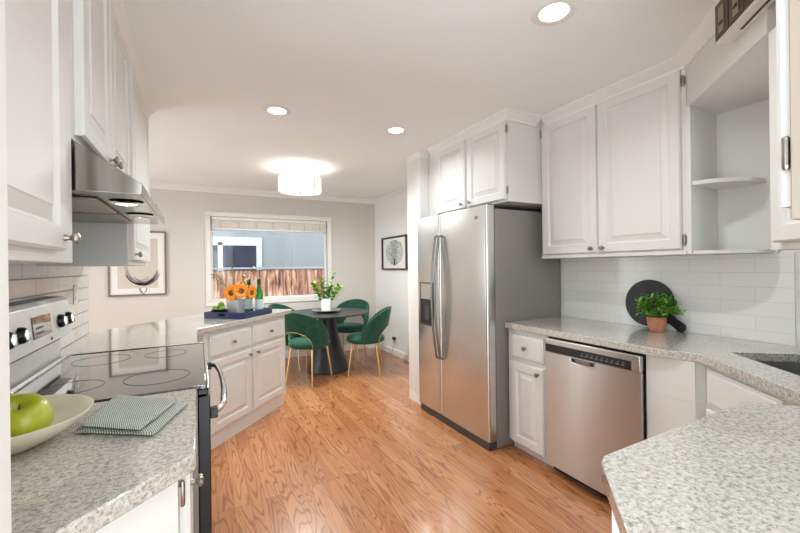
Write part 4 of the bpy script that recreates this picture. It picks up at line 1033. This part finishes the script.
picture('dark framed print of a round leafy tree on the right dining wall', (2.598, 5.43, 1.283), (0,-1,0), (-1,0,0), .80, .495, .022, M['frame_brown'], .035, .03, M['tree'])
t = picture('grey framed abstract ink drawing on the far wall, partly behind the hood', (-.965, FY-.002, 1.003), (1,0,0), (0,-1,0), .61, .815, .020, M['frame_grey'], .025, .075, M['paper'])
cx, cz = -.62, 1.34
bm = bmesh.new(); random.seed(3)
def stroke(bm, cx, cz, rx, rz, a0, a1, wd, rot=0, y=FY-.0139, n=40):
    v = []
    for k in range(n+1):
        a = a0+(a1-a0)*k/n; wv = wd*(.35+.65*math.sin(PI*k/n))*(1+.4*noise.noise(V(a*3, rx*40, 0)))
        for q in (-1, 1):
            X, Z = (rx+q*wv)*math.cos(a), (rz+q*wv)*math.sin(a); c, s = math.cos(rot), math.sin(rot)
            v.append(bm.verts.new((cx+X*c-Z*s, y, cz+X*s+Z*c)))
    for k in range(n): bm.faces.new((v[2*k], v[2*k+1], v[2*k+3], v[2*k+2]))
for k in range(9):
    stroke(bm, cx+random.uniform(-.012,.012), cz+random.uniform(-.008,.008), .155+.004*k, .175+.004*k, PI*(1.06+random.uniform(0,.12)), PI*(1.86+random.uniform(0,.14)), 0.0016+.002*(k%3), random.uniform(-.06,.06))
for k in range(6): stroke(bm, cx, cz+.03, .15+.006*k, .19+.005*k, random.uniform(0, PI), random.uniform(PI, 2*PI), .0012, random.uniform(-.1,.1))
for k in range(5): stroke(bm, cx-.02+.01*k, cz-.02, .10, .12+.01*k, PI*1.2, PI*1.8, .002)
obj('ink_strokes', bm, M['ink'], t)
bm = bmesh.new()
stroke(bm, cx+.02, cz-.20, .05, .11, PI*.9, PI*1.55, .010, 0, FY-.0134); stroke(bm, cx+.07, cz-.03, .06, .08, .2, PI*1.1, .012, 0, FY-.0134); stroke(bm, cx+.03, cz-.22, .02, .07, PI*1.4, PI*2.3, .008, 0, FY-.0134)
obj('ink_wash', bm, M['inkgrey'], t)
def outlet(label, o, ux, n, w=.072, h=.116):
    o, ux, n = map(Vector, (o, ux, n)); t = thing('wall_outlet', label, 'outlet', o[:])
    obj('cover_plate', obx(bmesh.new(), o-ux*w/2-V(0,0,h/2), ux*w, n*.005, (0,0,h)), M['trim'], t, bevel=.002)
    for dz in (-.022, .022): obj('receptacle', obx(bmesh.new(), o-ux*.016-V(0,0,.014)+V(0,0,dz)+n*.0053, ux*.032, n*.0015, (0,0,.028)), M['white_ceramic'], t, bevel=.002)
    return t
outlet('white outlet on the left tile past the range panel', (-.6395, 2.87, 1.19), (0,1,0), (1,0,0))
outlet('white outlet low on the right dining wall with a dark charger', (2.5995, 5.04, .235), (0,1,0), (-1,0,0))
t = thing('plug_charger', 'small black charger and cord plugged into the low dining outlet', 'charger', (2.57, 5.04, .25))
obj('charger_body', B(2.555, 2.5905, 5.02, 5.075, .238, .278), M['black'], t, bevel=.004)
obj('cord', tube(bmesh.new(), [(2.572, 5.07, .237), (2.575, 5.08, .20), (2.578, 5.10, .12), (2.57, 5.12, .03), (2.55, 5.2, .006), (2.54, 5.35, .005)], .0022, 6), M['darkgrey'], t)
